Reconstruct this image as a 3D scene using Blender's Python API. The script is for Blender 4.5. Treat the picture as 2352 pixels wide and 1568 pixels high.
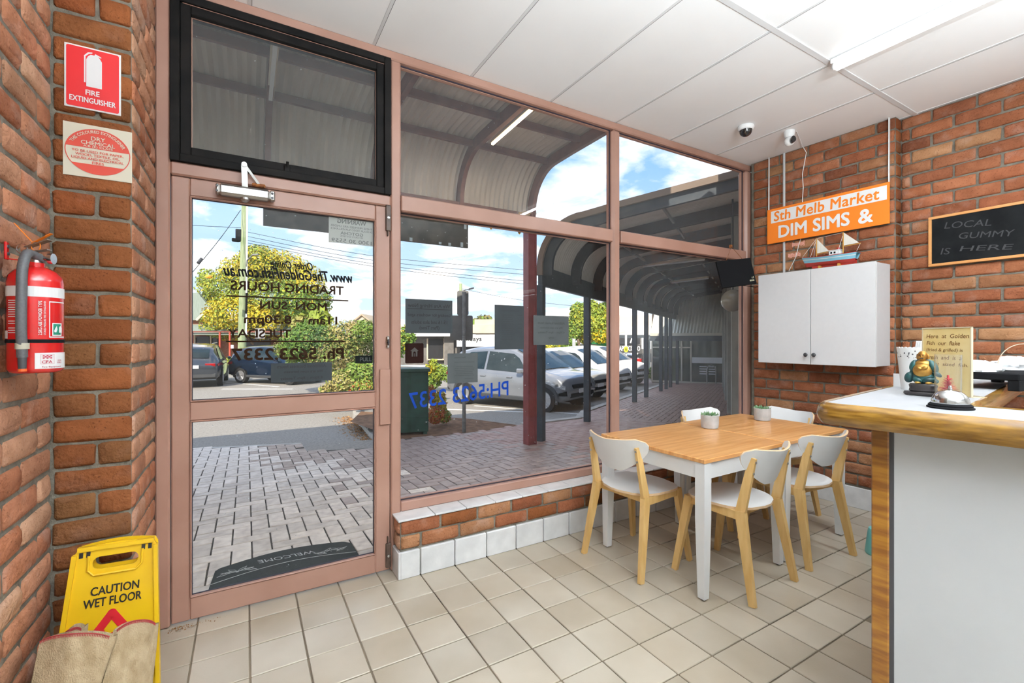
import bpy, bmesh, math, random
import numpy as np
from mathutils import Matrix, Vector, noise
random.seed(7); NR = np.random.RandomState(5)
sc = bpy.context.scene
for o in list(bpy.data.objects): bpy.data.objects.remove(o, do_unlink=True)
C = sc.collection
PI = math.pi; sin = math.sin; cos = math.cos; R = math.radians
# ------------------------------------------------------------------ camera
HC = 1.35; YAW = R(30.3); FPX = 1045.0
cam = bpy.data.cameras.new('camera'); cam.sensor_width = 36; cam.lens = FPX/2352*36
cam.shift_y = -4/2352; cam.clip_start = .02; cam.clip_end = 600
co = bpy.data.objects.new('camera', cam); C.objects.link(co)
co.location = (0, 0, HC); co.rotation_euler = (PI/2, 0, -YAW); sc.camera = co
# ------------------------------------------------------------------ world, sun, exposure
sc.view_settings.view_transform = 'Standard'; sc.view_settings.look = 'None'
sc.view_settings.gamma = 1; sc.view_settings.use_curve_mapping = False
sc.view_settings.exposure = 0.18
W = bpy.data.worlds.new('sky'); sc.world = W; W.use_nodes = True
nt = W.node_tree; nt.nodes.clear()
def wn(t, **k):
    n = nt.nodes.new(t)
    for a, b in k.items(): setattr(n, a, b)
    return n
wo = wn('ShaderNodeOutputWorld'); bg = wn('ShaderNodeBackground'); tc = wn('ShaderNodeTexCoord')
sx = wn('ShaderNodeSeparateXYZ'); nt.links.new(tc.outputs['Generated'], sx.inputs[0])
rp = wn('ShaderNodeValToRGB'); nt.links.new(sx.outputs['Z'], rp.inputs[0])
e = rp.color_ramp.elements
e[0].position = 0.0; e[0].color = (.72, .86, .98, 1)
e[1].position = 0.75; e[1].color = (.26, .48, .88, 1)
for p, c in ((.12, (.58, .78, .98, 1)), (.35, (.27, .53, .94, 1))):
    q = e.new(p); q.color = c
dv = wn('ShaderNodeVectorMath', operation='DIVIDE'); cb = wn('ShaderNodeCombineXYZ')
ad = wn('ShaderNodeMath', operation='ADD'); ad.inputs[1].default_value = .18
nt.links.new(sx.outputs['Z'], ad.inputs[0])
for i in range(3): nt.links.new(ad.outputs[0], cb.inputs[i])
nt.links.new(tc.outputs['Generated'], dv.inputs[0]); nt.links.new(cb.outputs[0], dv.inputs[1])
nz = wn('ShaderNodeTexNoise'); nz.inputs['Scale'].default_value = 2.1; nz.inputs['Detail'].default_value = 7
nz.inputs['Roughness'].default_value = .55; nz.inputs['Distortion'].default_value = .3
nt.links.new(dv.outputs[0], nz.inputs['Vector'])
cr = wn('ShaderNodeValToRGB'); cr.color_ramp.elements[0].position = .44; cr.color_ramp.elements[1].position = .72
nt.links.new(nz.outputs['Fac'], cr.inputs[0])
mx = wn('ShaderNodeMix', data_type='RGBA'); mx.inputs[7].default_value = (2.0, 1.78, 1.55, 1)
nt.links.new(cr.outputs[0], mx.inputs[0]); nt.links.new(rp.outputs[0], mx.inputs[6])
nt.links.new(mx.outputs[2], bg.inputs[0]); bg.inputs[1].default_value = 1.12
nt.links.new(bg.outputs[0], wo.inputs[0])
sl = bpy.data.lights.new('sun', 'SUN'); sl.energy = 6.0; sl.angle = R(.6); sl.color = (1, .91, .77)
so = bpy.data.objects.new('sun', sl); C.objects.link(so); so.location = (-10, -12, 20)
so.rotation_euler = Vector((.45, .66, -.58)).to_track_quat('-Z', 'Y').to_euler()
ROOM_W = 27.0; FILL_W = 118.0   # power of the ceiling lamp; base power of the added, unseen uplights
def tube_light(name, loc, length, power, rz, col=(.84, .93, 1)):
    l = bpy.data.lights.new(name, 'AREA'); l.shape = 'RECTANGLE'; l.size = .06; l.size_y = length; l.energy = power; l.color = col
    o = bpy.data.objects.new(name, l); C.objects.link(o); o.location = loc; o.rotation_euler = (0, 0, rz); return o
tube_light('lamp_light', (3.065, .78, 2.955), 1.2, ROOM_W, 0)
FILL_PEND = [(.85, -.75, 2.05), (2.1, -.40, 2.05), (3.3, -.20, 2.05), (.3, -1.9, 2.05)]  # added lamps out of view; their uplights brighten the ceiling
for q, k in zip(FILL_PEND, (2.0, .26, .04, 1.5)):
    tube_light('lamp_light', (q[0], q[1], q[2]-.10), 1.2, 3, 0); tube_light('fill_uplight', (q[0], q[1], q[2]+.06), 1.2, FILL_W*k, 0).rotation_euler = (PI, 0, 0)
# ------------------------------------------------------------------ pixel helper (used to read positions off the photograph)
FW = Vector((sin(YAW), cos(YAW), 0)); RT = Vector((cos(YAW), -sin(YAW), 0)); O0 = Vector((0, 0, HC))
def ray(x, y): return FW + (x-1176)/FPX*RT + Vector((0, 0, (780-y)/FPX))
def onY(x, y, Y): d = ray(x, y); return O0 + d*(Y/d.y)
def onX(x, y, X): d = ray(x, y); return O0 + d*(X/d.x)
def onZ(x, y, Z): d = ray(x, y); return O0 + d*((Z-HC)/d.z)
def dep(x, y, t): return O0 + ray(x, y)*t
def onP(x, y, p, n):
    d = ray(x, y); n = Vector(n); return O0 + d*((Vector(p)-O0).dot(n)/d.dot(n))
# ------------------------------------------------------------------ mesh builder
_cb = {}
def chamfer(sx, sy, sz, c):
    k = (round(sx, 4), round(sy, 4), round(sz, 4), round(c, 4))
    if k not in _cb:
        bm = bmesh.new(); bmesh.ops.create_cube(bm, size=1)
        for v in bm.verts: v.co = (v.co.x*sx, v.co.y*sy, v.co.z*sz)
        bmesh.ops.bevel(bm, geom=bm.edges[:], offset=c, segments=1, affect='EDGES')
        bm.verts.index_update()
        _cb[k] = ([v.co.copy() for v in bm.verts], [[v.index for v in f.verts] for f in bm.faces]); bm.free()
    return _cb[k]
SPLIT = {'end_cap', 'screw', 'hinge_slot', 'flange', 'clamp', 'apron', 'cross_rail', 'glazing_bead', 'gasket', 'door_handle', 'roof_rail', 'boom', 'posters', 'eye', 'peeled_patch', 'face_detail', 'lever', 'rating_label', 'window'}
class MB:
    def __init__(s): s.v = []; s.f = []; s.m = []; s.M = None; s.p = []
    def add(s, V, F, mi=0):
        o = len(s.v); s.p.append((o, len(s.f), len(V), len(F)))
        if s.M is not None: V = [s.M @ Vector(p) for p in V]
        s.v += [tuple(p) for p in V]; s.f += [tuple(i+o for i in f) for f in F]; s.m += [mi]*len(F); return s
    def box(s, a, b, c=0, mi=0):
        a, b = [min(p, q) for p, q in zip(a, b)], [max(p, q) for p, q in zip(a, b)]
        ct = Vector([(p+q)/2 for p, q in zip(a, b)]); sz = [q-p for p, q in zip(a, b)]
        if c > 0:
            V, F = chamfer(*sz, min(c, min(sz)*.45)); return s.add([p+ct for p in V], F, mi)
        x0, y0, z0 = a; x1, y1, z1 = b
        return s.add([(x0,y0,z0),(x1,y0,z0),(x1,y1,z0),(x0,y1,z0),(x0,y0,z1),(x1,y0,z1),(x1,y1,z1),(x0,y1,z1)],
                     [(0,3,2,1),(4,5,6,7),(0,1,5,4),(1,2,6,5),(2,3,7,6),(3,0,4,7)], mi)
    def bar(s, p, q, w, h=None, up=(0,0,1), c=0, mi=0, taper=1):
        p = Vector(p); q = Vector(q); h = h or w; d = (q-p); L = d.length; d.normalize()
        u = Vector(up); x = d.cross(u)
        if x.length < 1e-4: x = d.cross(Vector((0,1,0)))
        x.normalize(); z = x.cross(d)
        V = []
        for t, k in ((p, 1), (q, taper)):
            for a, b in ((-1,-1),(1,-1),(1,1),(-1,1)): V.append(t + x*(a*w/2*k) + z*(b*h/2*k))
        return s.add(V, [(3,2,1,0),(4,5,6,7),(0,1,5,4),(1,2,6,5),(2,3,7,6),(3,0,4,7)], mi)
    def tube(s, path, r, n=8, closed=False, mi=0, cap=True):
        P = [Vector(p) for p in path]; N = len(P); rs = r if isinstance(r, (list, tuple)) else [r]*N
        t0 = (P[1]-P[0]).normalized(); a = t0.cross(Vector((0,0,1)))
        if a.length < 1e-3: a = t0.cross(Vector((0,1,0)))
        a.normalize(); V = []
        for i in range(N):
            if closed: t = (P[(i+1) % N]-P[i-1]).normalized()
            else: t = (P[min(i+1, N-1)]-P[max(i-1, 0)]).normalized()
            a = a - t*a.dot(t); a.normalize(); b = t.cross(a)
            for k in range(n): V.append(P[i] + a*(cos(2*PI*k/n)*rs[i]) + b*(sin(2*PI*k/n)*rs[i]))
        F = []
        for i in range(N if closed else N-1):
            j = (i+1) % N
            for k in range(n): F.append((i*n+k, i*n+(k+1) % n, j*n+(k+1) % n, j*n+k))
        if cap and not closed: F += [tuple(range(n))[::-1], tuple((N-1)*n+k for k in range(n))]
        return s.add(V, F, mi)
    def lathe(s, prof, n=24, o=(0,0,0), mi=0, ax='z', sq=(1,1)):
        V = []; F = []; o = Vector(o)
        for r, z in prof:
            for k in range(n):
                a = 2*PI*k/n; p = (r*cos(a)*sq[0], r*sin(a)*sq[1], z)
                if ax == 'x': p = (p[2], p[0], p[1])
                if ax == 'y': p = (p[1], p[2], p[0])
                V.append(o+Vector(p))
        for i in range(len(prof)-1):
            for k in range(n): F.append((i*n+k, i*n+(k+1) % n, (i+1)*n+(k+1) % n, (i+1)*n+k))
        if prof[0][0] > 1e-5: F.append(tuple(range(n))[::-1])
        if prof[-1][0] > 1e-5: F.append(tuple((len(prof)-1)*n+k for k in range(n)))
        return s.add(V, F, mi)
    def prism(s, poly, h0, h1, f=lambda u, v, w: (u, v, w), mi=0):
        n = len(poly); V = [f(u, v, h0) for u, v in poly] + [f(u, v, h1) for u, v in poly]
        F = [tuple(range(n))[::-1], tuple(range(n, 2*n))] + [(i, (i+1) % n, n+(i+1) % n, n+i) for i in range(n)]
        return s.add(V, F, mi)
    def grid(s, fn, nu, nv, mi=0):
        V = [fn(i/nu, j/nv) for j in range(nv+1) for i in range(nu+1)]
        F = [(j*(nu+1)+i, j*(nu+1)+i+1, (j+1)*(nu+1)+i+1, (j+1)*(nu+1)+i) for j in range(nv) for i in range(nu)]
        return s.add(V, F, mi)
    def shell(s, fn, nu, nv, th, mi=0, rim=1, mi2=None):
        """a thick curved sheet: fn(u,v) is the front, pushed back th along the normal"""
        P = [[Vector(fn(i/nu, j/nv)) for i in range(nu+1)] for j in range(nv+1)]
        def nrm(i, j):
            a = P[j][min(i+1, nu)]-P[j][max(i-1, 0)]; b = P[min(j+1, nv)][i]-P[max(j-1, 0)][i]
            n = a.cross(b); return n.normalized() if n.length > 1e-9 else Vector((0,0,1))
        A = [P[j][i] for j in range(nv+1) for i in range(nu+1)]
        B = [P[j][i]-nrm(i, j)*th for j in range(nv+1) for i in range(nu+1)]
        w = nu+1; K = len(A); id = lambda i, j: j*w+i
        F1 = [(id(i,j), id(i+1,j), id(i+1,j+1), id(i,j+1)) for j in range(nv) for i in range(nu)]
        F2 = [tuple(K+q for q in f[::-1]) for f in F1]
        ring = [id(i,0) for i in range(nu)] + [id(nu,j) for j in range(nv)] + [id(i,nv) for i in range(nu,0,-1)] + [id(0,j) for j in range(nv,0,-1)]
        F3 = [(ring[i], K+ring[i], K+ring[(i+1) % len(ring)], ring[(i+1) % len(ring)]) for i in range(len(ring))]
        o = len(s.f); s.add(A+B, F1+F2+F3, mi)
        for k in range(o+len(F1)+len(F2), len(s.f)): s.m[k] = rim
        if mi2 is not None:
            for k in range(o+len(F1), o+len(F1)+len(F2)): s.m[k] = mi2
        return s
    def mesh(s, name, mats, smooth=None):
        me = bpy.data.meshes.new(name); me.from_pydata(s.v, [], s.f)
        for m in (mats if isinstance(mats, (list, tuple)) else [mats]): me.materials.append(m)
        if any(s.m): me.polygons.foreach_set('material_index', s.m)
        if smooth is not None:
            me.polygons.foreach_set('use_smooth', [True]*len(me.polygons)); me.set_sharp_from_angle(angle=R(smooth))
        me.update(); return me
    def build(s, name, mats, parent=None, smooth=None, **k):
        if name in SPLIT and len(s.p) > 1:      # alike pieces of one builder become parts of their own
            first = None
            for v0, f0, nv, nf in s.p:
                q = MB(); q.v = s.v[v0:v0+nv]; q.f = [tuple(i-v0 for i in f) for f in s.f[f0:f0+nf]]; q.m = s.m[f0:f0+nf]
                o = link(name, q.mesh(name, mats, smooth), parent, **k); first = first or o
            return first
        return link(name, s.mesh(name, mats, smooth), parent, **k)
def link(name, me, parent=None, loc=(0,0,0), rot=(0,0,0), kind=None):
    o = bpy.data.objects.new(name, me); C.objects.link(o); o.location = loc; o.rotation_euler = rot
    if parent is not None: o.parent = parent
    if kind: o['kind'] = kind
    return o
def tag(o, label, cat, group=None):
    o['label'] = label; o['category'] = cat
    if group: o['group'] = group
    return o
def thing(name, label, cat, loc=(0,0,0), rz=0, group=None):
    o = bpy.data.objects.new(name, None); C.objects.link(o); o.location = loc; o.rotation_euler = (0,0,rz); o.empty_display_size = .05
    return tag(o, label, cat, group)
def struct(name, mb, mats, smooth=None):
    o = mb.build(name, mats, None, smooth) if isinstance(mb, MB) else link(name, None)
    o['kind'] = 'structure'; return o
def kids(o): return [c for c in bpy.data.objects if c.parent == o]
def copy_tree(root, loc, rz, label, group=None):
    r = root.copy(); C.objects.link(r); r.location = loc; r.rotation_euler = (0,0,rz); r['label'] = label
    if group: r['group'] = group
    for ch in kids(root):
        c = ch.copy(); C.objects.link(c); c.parent = r
        for g in kids(ch):
            d = g.copy(); C.objects.link(d); d.parent = c
    return r
def frame(loc, right, up):
    r = Vector(right).normalized(); u = Vector(up).normalized(); n = r.cross(u)
    M = Matrix((r, u, n)).transposed().to_4x4(); M.translation = Vector(loc); return M
# ------------------------------------------------------------------ materials
MATS = {}
def pm(name, c1, c2=None, scale=6, rough=.5, metal=0, bump=0, bscale=40, stretch=(1,1,1), rand=0, spec=.5, detail=4, lo=.35, hi=.65, coat=0, emit=None, es=0, alpha=None, trans=0):
    m = bpy.data.materials.new(name); m.use_nodes = True; t = m.node_tree; b = t.nodes['Principled BSDF']; L = t.links.new
    b.inputs['Roughness'].default_value = rough; b.inputs['Metallic'].default_value = metal
    b.inputs['Specular IOR Level'].default_value = spec; b.inputs['Coat Weight'].default_value = coat
    b.inputs['Base Color'].default_value = (*c1, 1)
    if emit: b.inputs['Emission Color'].default_value = (*emit, 1); b.inputs['Emission Strength'].default_value = es
    src = None
    if c2 is not None or bump or rand:
        tx = t.nodes.new('ShaderNodeTexCoord'); mp = t.nodes.new('ShaderNodeMapping'); mp.inputs['Scale'].default_value = stretch
        L(tx.outputs['Object'], mp.inputs['Vector'])
        oi = t.nodes.new('ShaderNodeObjectInfo')
        mu = t.nodes.new('ShaderNodeMath'); mu.operation = 'MULTIPLY'; mu.inputs[1].default_value = 37.0; L(oi.outputs['Random'], mu.inputs[0])
        L(mu.outputs[0], mp.inputs['Location'])
        src = mp.outputs['Vector']
    if c2 is not None:
        n = t.nodes.new('ShaderNodeTexNoise'); n.inputs['Scale'].default_value = scale; n.inputs['Detail'].default_value = detail; L(src, n.inputs['Vector'])
        r = t.nodes.new('ShaderNodeValToRGB'); r.color_ramp.elements[0].position = lo; r.color_ramp.elements[1].position = hi
        r.color_ramp.elements[0].color = (*c1, 1); r.color_ramp.elements[1].color = (*c2, 1); L(n.outputs['Fac'], r.inputs[0])
        out = r.outputs[0]
    else:
        rg = t.nodes.new('ShaderNodeRGB'); rg.outputs[0].default_value = (*c1, 1); out = rg.outputs[0]
    if rand:
        hs = t.nodes.new('ShaderNodeHueSaturation'); mr = t.nodes.new('ShaderNodeMapRange')
        mr.inputs['To Min'].default_value = 1-rand; mr.inputs['To Max'].default_value = 1+rand; L(oi.outputs['Random'], mr.inputs['Value'])
        L(mr.outputs[0], hs.inputs['Value']); L(out, hs.inputs['Color']); out = hs.outputs[0]
    L(out, b.inputs['Base Color'])
    if bump:
        n2 = t.nodes.new('ShaderNodeTexNoise'); n2.inputs['Scale'].default_value = bscale; n2.inputs['Detail'].default_value = 3; L(src, n2.inputs['Vector'])
        bp = t.nodes.new('ShaderNodeBump'); bp.inputs['Strength'].default_value = bump; bp.inputs['Distance'].default_value = .01; L(n2.outputs['Fac'], bp.inputs['Height']); L(bp.outputs[0], b.inputs['Normal'])
    if alpha is not None: b.inputs['Alpha'].default_value = alpha
    if trans: b.inputs['Transmission Weight'].default_value = trans
    MATS[name] = m; return m
def brick_mat(name, cols, grey):
    m = pm(name, (1,1,1), (.78,.74,.7), scale=14, rough=.92, bump=.7, bscale=70, rand=.16, spec=.2)
    t = m.node_tree; L = t.links.new
    hs = [n for n in t.nodes if n.type == 'HUE_SAT'][0]; oi = [n for n in t.nodes if n.type == 'OBJECT_INFO'][0]
    b = t.nodes['Principled BSDF']
    w = t.nodes.new('ShaderNodeMath'); w.operation = 'MULTIPLY'; w.inputs[1].default_value = 7.31; L(oi.outputs['Random'], w.inputs[0])
    fr = t.nodes.new('ShaderNodeMath'); fr.operation = 'FRACT'; L(w.outputs[0], fr.inputs[0])
    r = t.nodes.new('ShaderNodeValToRGB'); r.color_ramp.interpolation = 'LINEAR'
    el = r.color_ramp.elements; el[0].position = 0; el[0].color = (*cols[0], 1); el[1].position = 1; el[1].color = (*cols[-1], 1)
    for i, c in enumerate(cols[1:-1]): q = el.new((i+1)/(len(cols)-1)); q.color = (*c, 1)
    L(fr.outputs[0], r.inputs[0])
    mul = t.nodes.new('ShaderNodeMix'); mul.data_type = 'RGBA'; mul.blend_type = 'MULTIPLY'; mul.inputs[0].default_value = 1
    L(r.outputs[0], mul.inputs[6]); L(hs.outputs[0], mul.inputs[7])
    # lime bloom and dark specks
    mp = [n for n in t.nodes if n.type == 'MAPPING'][0]
    n1 = t.nodes.new('ShaderNodeTexNoise'); n1.inputs['Scale'].default_value = 9; n1.inputs['Detail'].default_value = 6; L(mp.outputs[0], n1.inputs['Vector'])
    r1 = t.nodes.new('ShaderNodeValToRGB'); r1.color_ramp.elements[0].position = .55; r1.color_ramp.elements[1].position = .85; L(n1.outputs['Fac'], r1.inputs[0])
    k = t.nodes.new('ShaderNodeMath'); k.operation = 'MULTIPLY'; k.inputs[1].default_value = grey; L(r1.outputs[0], k.inputs[0])
    mg = t.nodes.new('ShaderNodeMix'); mg.data_type = 'RGBA'; mg.inputs[7].default_value = (.62,.47,.40,1); L(k.outputs[0], mg.inputs[0]); L(mul.outputs[2], mg.inputs[6])
    n3 = t.nodes.new('ShaderNodeTexNoise'); n3.inputs['Scale'].default_value = 120; L(mp.outputs[0], n3.inputs['Vector'])
    r3 = t.nodes.new('ShaderNodeValToRGB'); r3.color_ramp.elements[0].position = .28; r3.color_ramp.elements[1].position = .38; r3.color_ramp.elements[0].color = (.6,.55,.52,1); L(n3.outputs['Fac'], r3.inputs[0])
    m3 = t.nodes.new('ShaderNodeMix'); m3.data_type = 'RGBA'; m3.blend_type = 'MULTIPLY'; m3.inputs[0].default_value = 1; L(mg.outputs[2], m3.inputs[6]); L(r3.outputs[0], m3.inputs[7])
    L(m3.outputs[2], b.inputs['Base Color']); return m
def glass_mat(name, tint=(1,1,1), dirt=.03, dscale=60, refl=.5):
    m = bpy.data.materials.new(name); m.use_nodes = True; t = m.node_tree; t.nodes.clear(); L = t.links.new
    o = t.nodes.new('ShaderNodeOutputMaterial'); tr = t.nodes.new('ShaderNodeBsdfTransparent'); tr.inputs[0].default_value = (*tint, 1)
    gl = t.nodes.new('ShaderNodeBsdfGlossy'); gl.inputs['Roughness'].default_value = .01
    fr = t.nodes.new('ShaderNodeLayerWeight'); fr.inputs[0].default_value = .5
    pw = t.nodes.new('ShaderNodeMath'); pw.operation = 'POWER'; pw.inputs[1].default_value = 5; L(fr.outputs['Facing'], pw.inputs[0])
    mu = t.nodes.new('ShaderNodeMath'); mu.operation = 'MULTIPLY_ADD'; mu.inputs[1].default_value = .9*refl; mu.inputs[2].default_value = .022*refl; L(pw.outputs[0], mu.inputs[0])
    a = t.nodes.new('ShaderNodeMixShader'); L(mu.outputs[0], a.inputs[0]); L(tr.outputs[0], a.inputs[1]); L(gl.outputs[0], a.inputs[2])
    df = t.nodes.new('ShaderNodeBsdfDiffuse'); df.inputs[0].default_value = (.8,.85,.88,1)
    tx = t.nodes.new('ShaderNodeTexCoord'); n = t.nodes.new('ShaderNodeTexNoise'); n.inputs['Scale'].default_value = dscale; n.inputs['Detail'].default_value = 1; L(tx.outputs['Object'], n.inputs['Vector'])
    r = t.nodes.new('ShaderNodeValToRGB'); r.color_ramp.elements[0].position = .775; r.color_ramp.elements[1].position = .82
    r.color_ramp.elements[0].color = (dirt,)*3+(1,); r.color_ramp.elements[1].color = (.55,.55,.55,1); L(n.outputs['Fac'], r.inputs[0])
    b = t.nodes.new('ShaderNodeMixShader'); L(r.outputs[0], b.inputs[0]); L(a.outputs[0], b.inputs[1]); L(df.outputs[0], b.inputs[2])
    L(b.outputs[0], o.inputs[0]); MATS[name] = m; return m
BRICK_L = brick_mat('brick_pale_lit', [(.42,.18,.10),(.50,.26,.16),(.40,.155,.08),(.54,.33,.215),(.36,.13,.065),(.47,.22,.13)], .6)  # paler palette: window light on wall and return put into the colour
BRICK_P = brick_mat('brick_brown_shaded', [(.22,.070,.022),(.26,.088,.03),(.19,.075,.027),(.21,.062,.02),(.17,.078,.03),(.24,.078,.025)], .10)  # darker palette: shade on the pier face put into the brick colour
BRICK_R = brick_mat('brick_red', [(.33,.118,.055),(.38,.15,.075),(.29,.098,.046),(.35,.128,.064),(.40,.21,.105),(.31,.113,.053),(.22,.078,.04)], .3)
MORTAR = pm('mortar', (.125,.11,.085), (.20,.178,.14), scale=18, rough=.95, bump=.8, bscale=60)
TILE = pm('floor_tile_clay', (.40,.335,.25), (.54,.475,.38), scale=1.6, rough=.30, bump=.05, bscale=150, rand=.07, spec=.4)
GROUT = pm('grout', (.10,.075,.05), (.24,.19,.13), scale=3, rough=.9)
WTILE = pm('white_tile', (.70,.70,.70), (.82,.82,.82), scale=9, rough=.25, bump=.05, bscale=90, rand=.05)
PINK = pm('pink_aluminium', (.345,.185,.135), (.40,.225,.17), scale=3, rough=.38, spec=.5)
BLACKF = pm('black_frame', (.006,.006,.006), (.014,.012,.011), scale=9, rough=.6, spec=.12)
CEIL = pm('ceiling_panel', (.88,.88,.875), (.91,.91,.905), scale=2, rough=.6)
CSTRIP = pm('ceiling_strip', (.70,.70,.70), rough=.5)
CGAP = pm('ceiling_gap', (.16,.16,.16), rough=.8)
WHITE = pm('white_paint', (.80,.80,.79), (.84,.84,.83), scale=5, rough=.42)
WLAM = pm('white_laminate', (.665,.665,.67), (.68,.68,.685), scale=30, rough=.35)
PLASTER = pm('plaster', (.72,.70,.67), (.78,.76,.73), scale=2, rough=.8)
GREYLAM = pm('grey_laminate', (.56,.57,.585), (.60,.61,.62), scale=3, rough=.45)
VARN = pm('varnished_oak', (.20,.07,.008), (.38,.17,.022), scale=4, stretch=(2,2,14), rough=.28, coat=.4, bump=.1, bscale=60)
VARNX = pm('varnished_oak_edge', (.15,.065,.006), (.30,.155,.022), scale=5, stretch=(3,3,22), rough=.25, coat=.5)
BIRCH = pm('birch', (.66,.40,.135), (.76,.50,.20), scale=5, stretch=(6,6,1), rough=.4)
BIRCHP = pm('birch_plain', (.68,.45,.26), (.76,.54,.33), scale=5, stretch=(6,6,1), rough=.45)
PINE = pm('oiled_pine', (.60,.26,.075), (.76,.40,.15), scale=3, stretch=(1,14,1), rough=.30, coat=.25, detail=6)
CHROME = pm('chrome', (.62,.62,.62), rough=.16, metal=1)
STEEL = pm('brushed_steel', (.50,.49,.47), rough=.35, metal=1)
BLACK = pm('black_plastic', (.010,.010,.011), rough=.85, spec=.06)
DKGREY = pm('dark_grey', (.05,.05,.055), rough=.5)
CONC = pm('concrete', (.40,.40,.39), (.54,.53,.52), scale=14, rough=.85, bump=.15, bscale=80)
GLASS = glass_mat('window_glass', dirt=.006)
GLASSD = glass_mat('dusty_glass', dirt=.03, dscale=95)
GLASSB = glass_mat('tinted_dusty_glass', tint=(.80,.80,.78), dirt=.05, dscale=95)
CLEAR = glass_mat('clear_glass', dirt=.02, dscale=1, refl=1.5)
RED = pm('red_enamel', (.56,.012,.012), (.50,.01,.01), scale=5, rough=.22, coat=.5)
SIGNRED = pm('sign_red', (.68,.018,.022), rough=.4)
SIGNWHITE = pm('sign_white', (.80,.80,.80), rough=.45)
CREAMSIGN = pm('cream_card', (.72,.68,.55), rough=.6)
DIALRED = pm('dial_red', (.62,.06,.035), rough=.5)
def paint(name, c, rough=.5, **k): return MATS.get(name) or pm(name, c, rough=rough, **k)
# ------------------------------------------------------------------ text
def text(s, parent, mat, M, w=None, h=None, bold=0, shear=0, mirror=False, name='lettering', space=1.0, ext=.0004, align='CENTER', wrap=None, lines=None, arc=None):
    cu = bpy.data.curves.new('t', 'FONT'); cu.body = s; cu.size = 1; cu.offset = 0; cu.shear = shear; cu.align_x = align
    cu.space_character = space; cu.resolution_u = 3
    if lines: cu.space_line = lines
    o = bpy.data.objects.new('t', cu); me = bpy.data.meshes.new_from_object(o); bpy.data.objects.remove(o)
    n = len(me.vertices); a = np.zeros(n*3); me.vertices.foreach_get('co', a); a = a.reshape(-1, 3)
    lo = a.min(0); hi = a.max(0); ct = (lo+hi)/2; sz = hi-lo; a = a-ct
    kx = w/sz[0] if w else None; ky = h/sz[1] if h else None
    kx = kx or ky; ky = ky or kx
    a[:, 0] *= kx; a[:, 1] *= ky; a[:, 2] = ext
    if mirror: a[:, 0] *= -1
    K = 1
    if bold > 0:
        dx = bold*.55*(a[:, 1].max()-a[:, 1].min()); ring = [(0, 0)]+[(dx*cos(q*PI/4), dx*sin(q*PI/4)) for q in range(8)]; K = len(ring)
        fs_ = [tuple(f.vertices) for f in me.polygons]; a = np.concatenate([a+np.array([p, q, 4e-5*i_]) for i_, (p, q) in enumerate(ring)])
        bpy.data.meshes.remove(me); me = bpy.data.meshes.new(name); me.from_pydata(a.tolist(), [], [tuple(v+n*k for v in f) for k in range(K) for f in fs_])
    if arc:
        r = arc; th = a[:, 0]/r; rr = r+a[:, 1]; a[:, 0] = rr*np.sin(th); a[:, 1] = rr*np.cos(th)-r
    if wrap:
        r = wrap; th = a[:, 0]/r; a[:, 2] = (r+ext)*np.cos(th)-r; a[:, 0] = (r+ext)*np.sin(th)
    Mn = np.array(M); a = a @ Mn[:3, :3].T + Mn[:3, 3]
    me.vertices.foreach_set('co', a.reshape(-1)); me.materials.clear(); me.materials.append(mat); me.update(); me.name = name
    return link(name, me, parent)
# ================================================================== room shell
CZ = 3.04; FY = 2.645; XL = -.585; XR = 4.2; YP = 2.17; XP = -.364; DY = 2.53
PT = .2135
fl = struct('floor', MB().box((-3.4, -4.0, -.06), (4.6, 2.70, -.006)), GROUT)
tm = [MB().box((-.1035, -.1035, -.008), (.1035, .1035, 0), c=.0025).mesh('tile', TILE) for _ in range(1)]
n = 0
for j in range(0, 9):
    for i in range(-7, 16):
        x = .8675+(i+.5)*PT; y = DY-(j+.5)*PT
        if x < XL-.0 or x > 4.45 or (j > 6 and x > 2.6): continue
        o = link('tile', tm[0], fl, (x, y, random.uniform(-.0012, .0004)), (random.uniform(-.003, .003), random.uniform(-.003, .003), 0)); n += 1
for i in range(-6, 0):
    o = link('tile', tm[0], fl, (.8675+(i+.5)*PT, DY+.5*PT+.002, -.001)); n += 1
cp = MB()
for j in range(0, 12):
    for i in range(0, 26):
        cp.box((-3.3+i*.3, 0-j*.3, -.006), (-3.3+i*.3+.29, -j*.3+.29-.02, -.001))
o = cp.build('tile_field', TILE, fl); o['kind'] = 'stuff'
ce = struct('ceiling', MB().box((-3.4, -4.0, CZ+.012), (4.6, FY+.12, CZ+.08)), CGAP)
PX = .6155; pan = MB().box((-PX/2+.005, -.592, 0), (PX/2-.005, .592, .012), c=.003).mesh('ceiling_panel', CEIL)
for j in range(5):
    for i in range(-5, 8):
        x = .019+(i+.5)*PX; y = 2.62-1.2*(j+.5)
        o = link('panel', pan, ce, (x, y if j else 2.07, CZ+random.uniform(-.0005, .0015)), (0, random.uniform(-.0012, .0012), 0))
        if j == 0: o.scale.y = (2.715-1.425)/1.184
cs = MB()
for j in range(1, 5): cs.box((-3.3, 2.62-1.2*j-.017, CZ-.004), (4.45, 2.62-1.2*j+.017, CZ+.012), c=.002)
cs.build('joint_strip', CSTRIP, ce)
for i in range(-4, 8):
    MB().box((.019+i*PX-.011, -3.4, CZ-.0025), (.019+i*PX+.005, FY+.02, CZ+.012)).build('joint_strip', CSTRIP, ce)
    MB().box((.019+i*PX+.005, -3.4, CZ-.003), (.019+i*PX+.0072, FY+.02, CZ+.012)).build('joint_gap', CGAP, ce)
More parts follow.
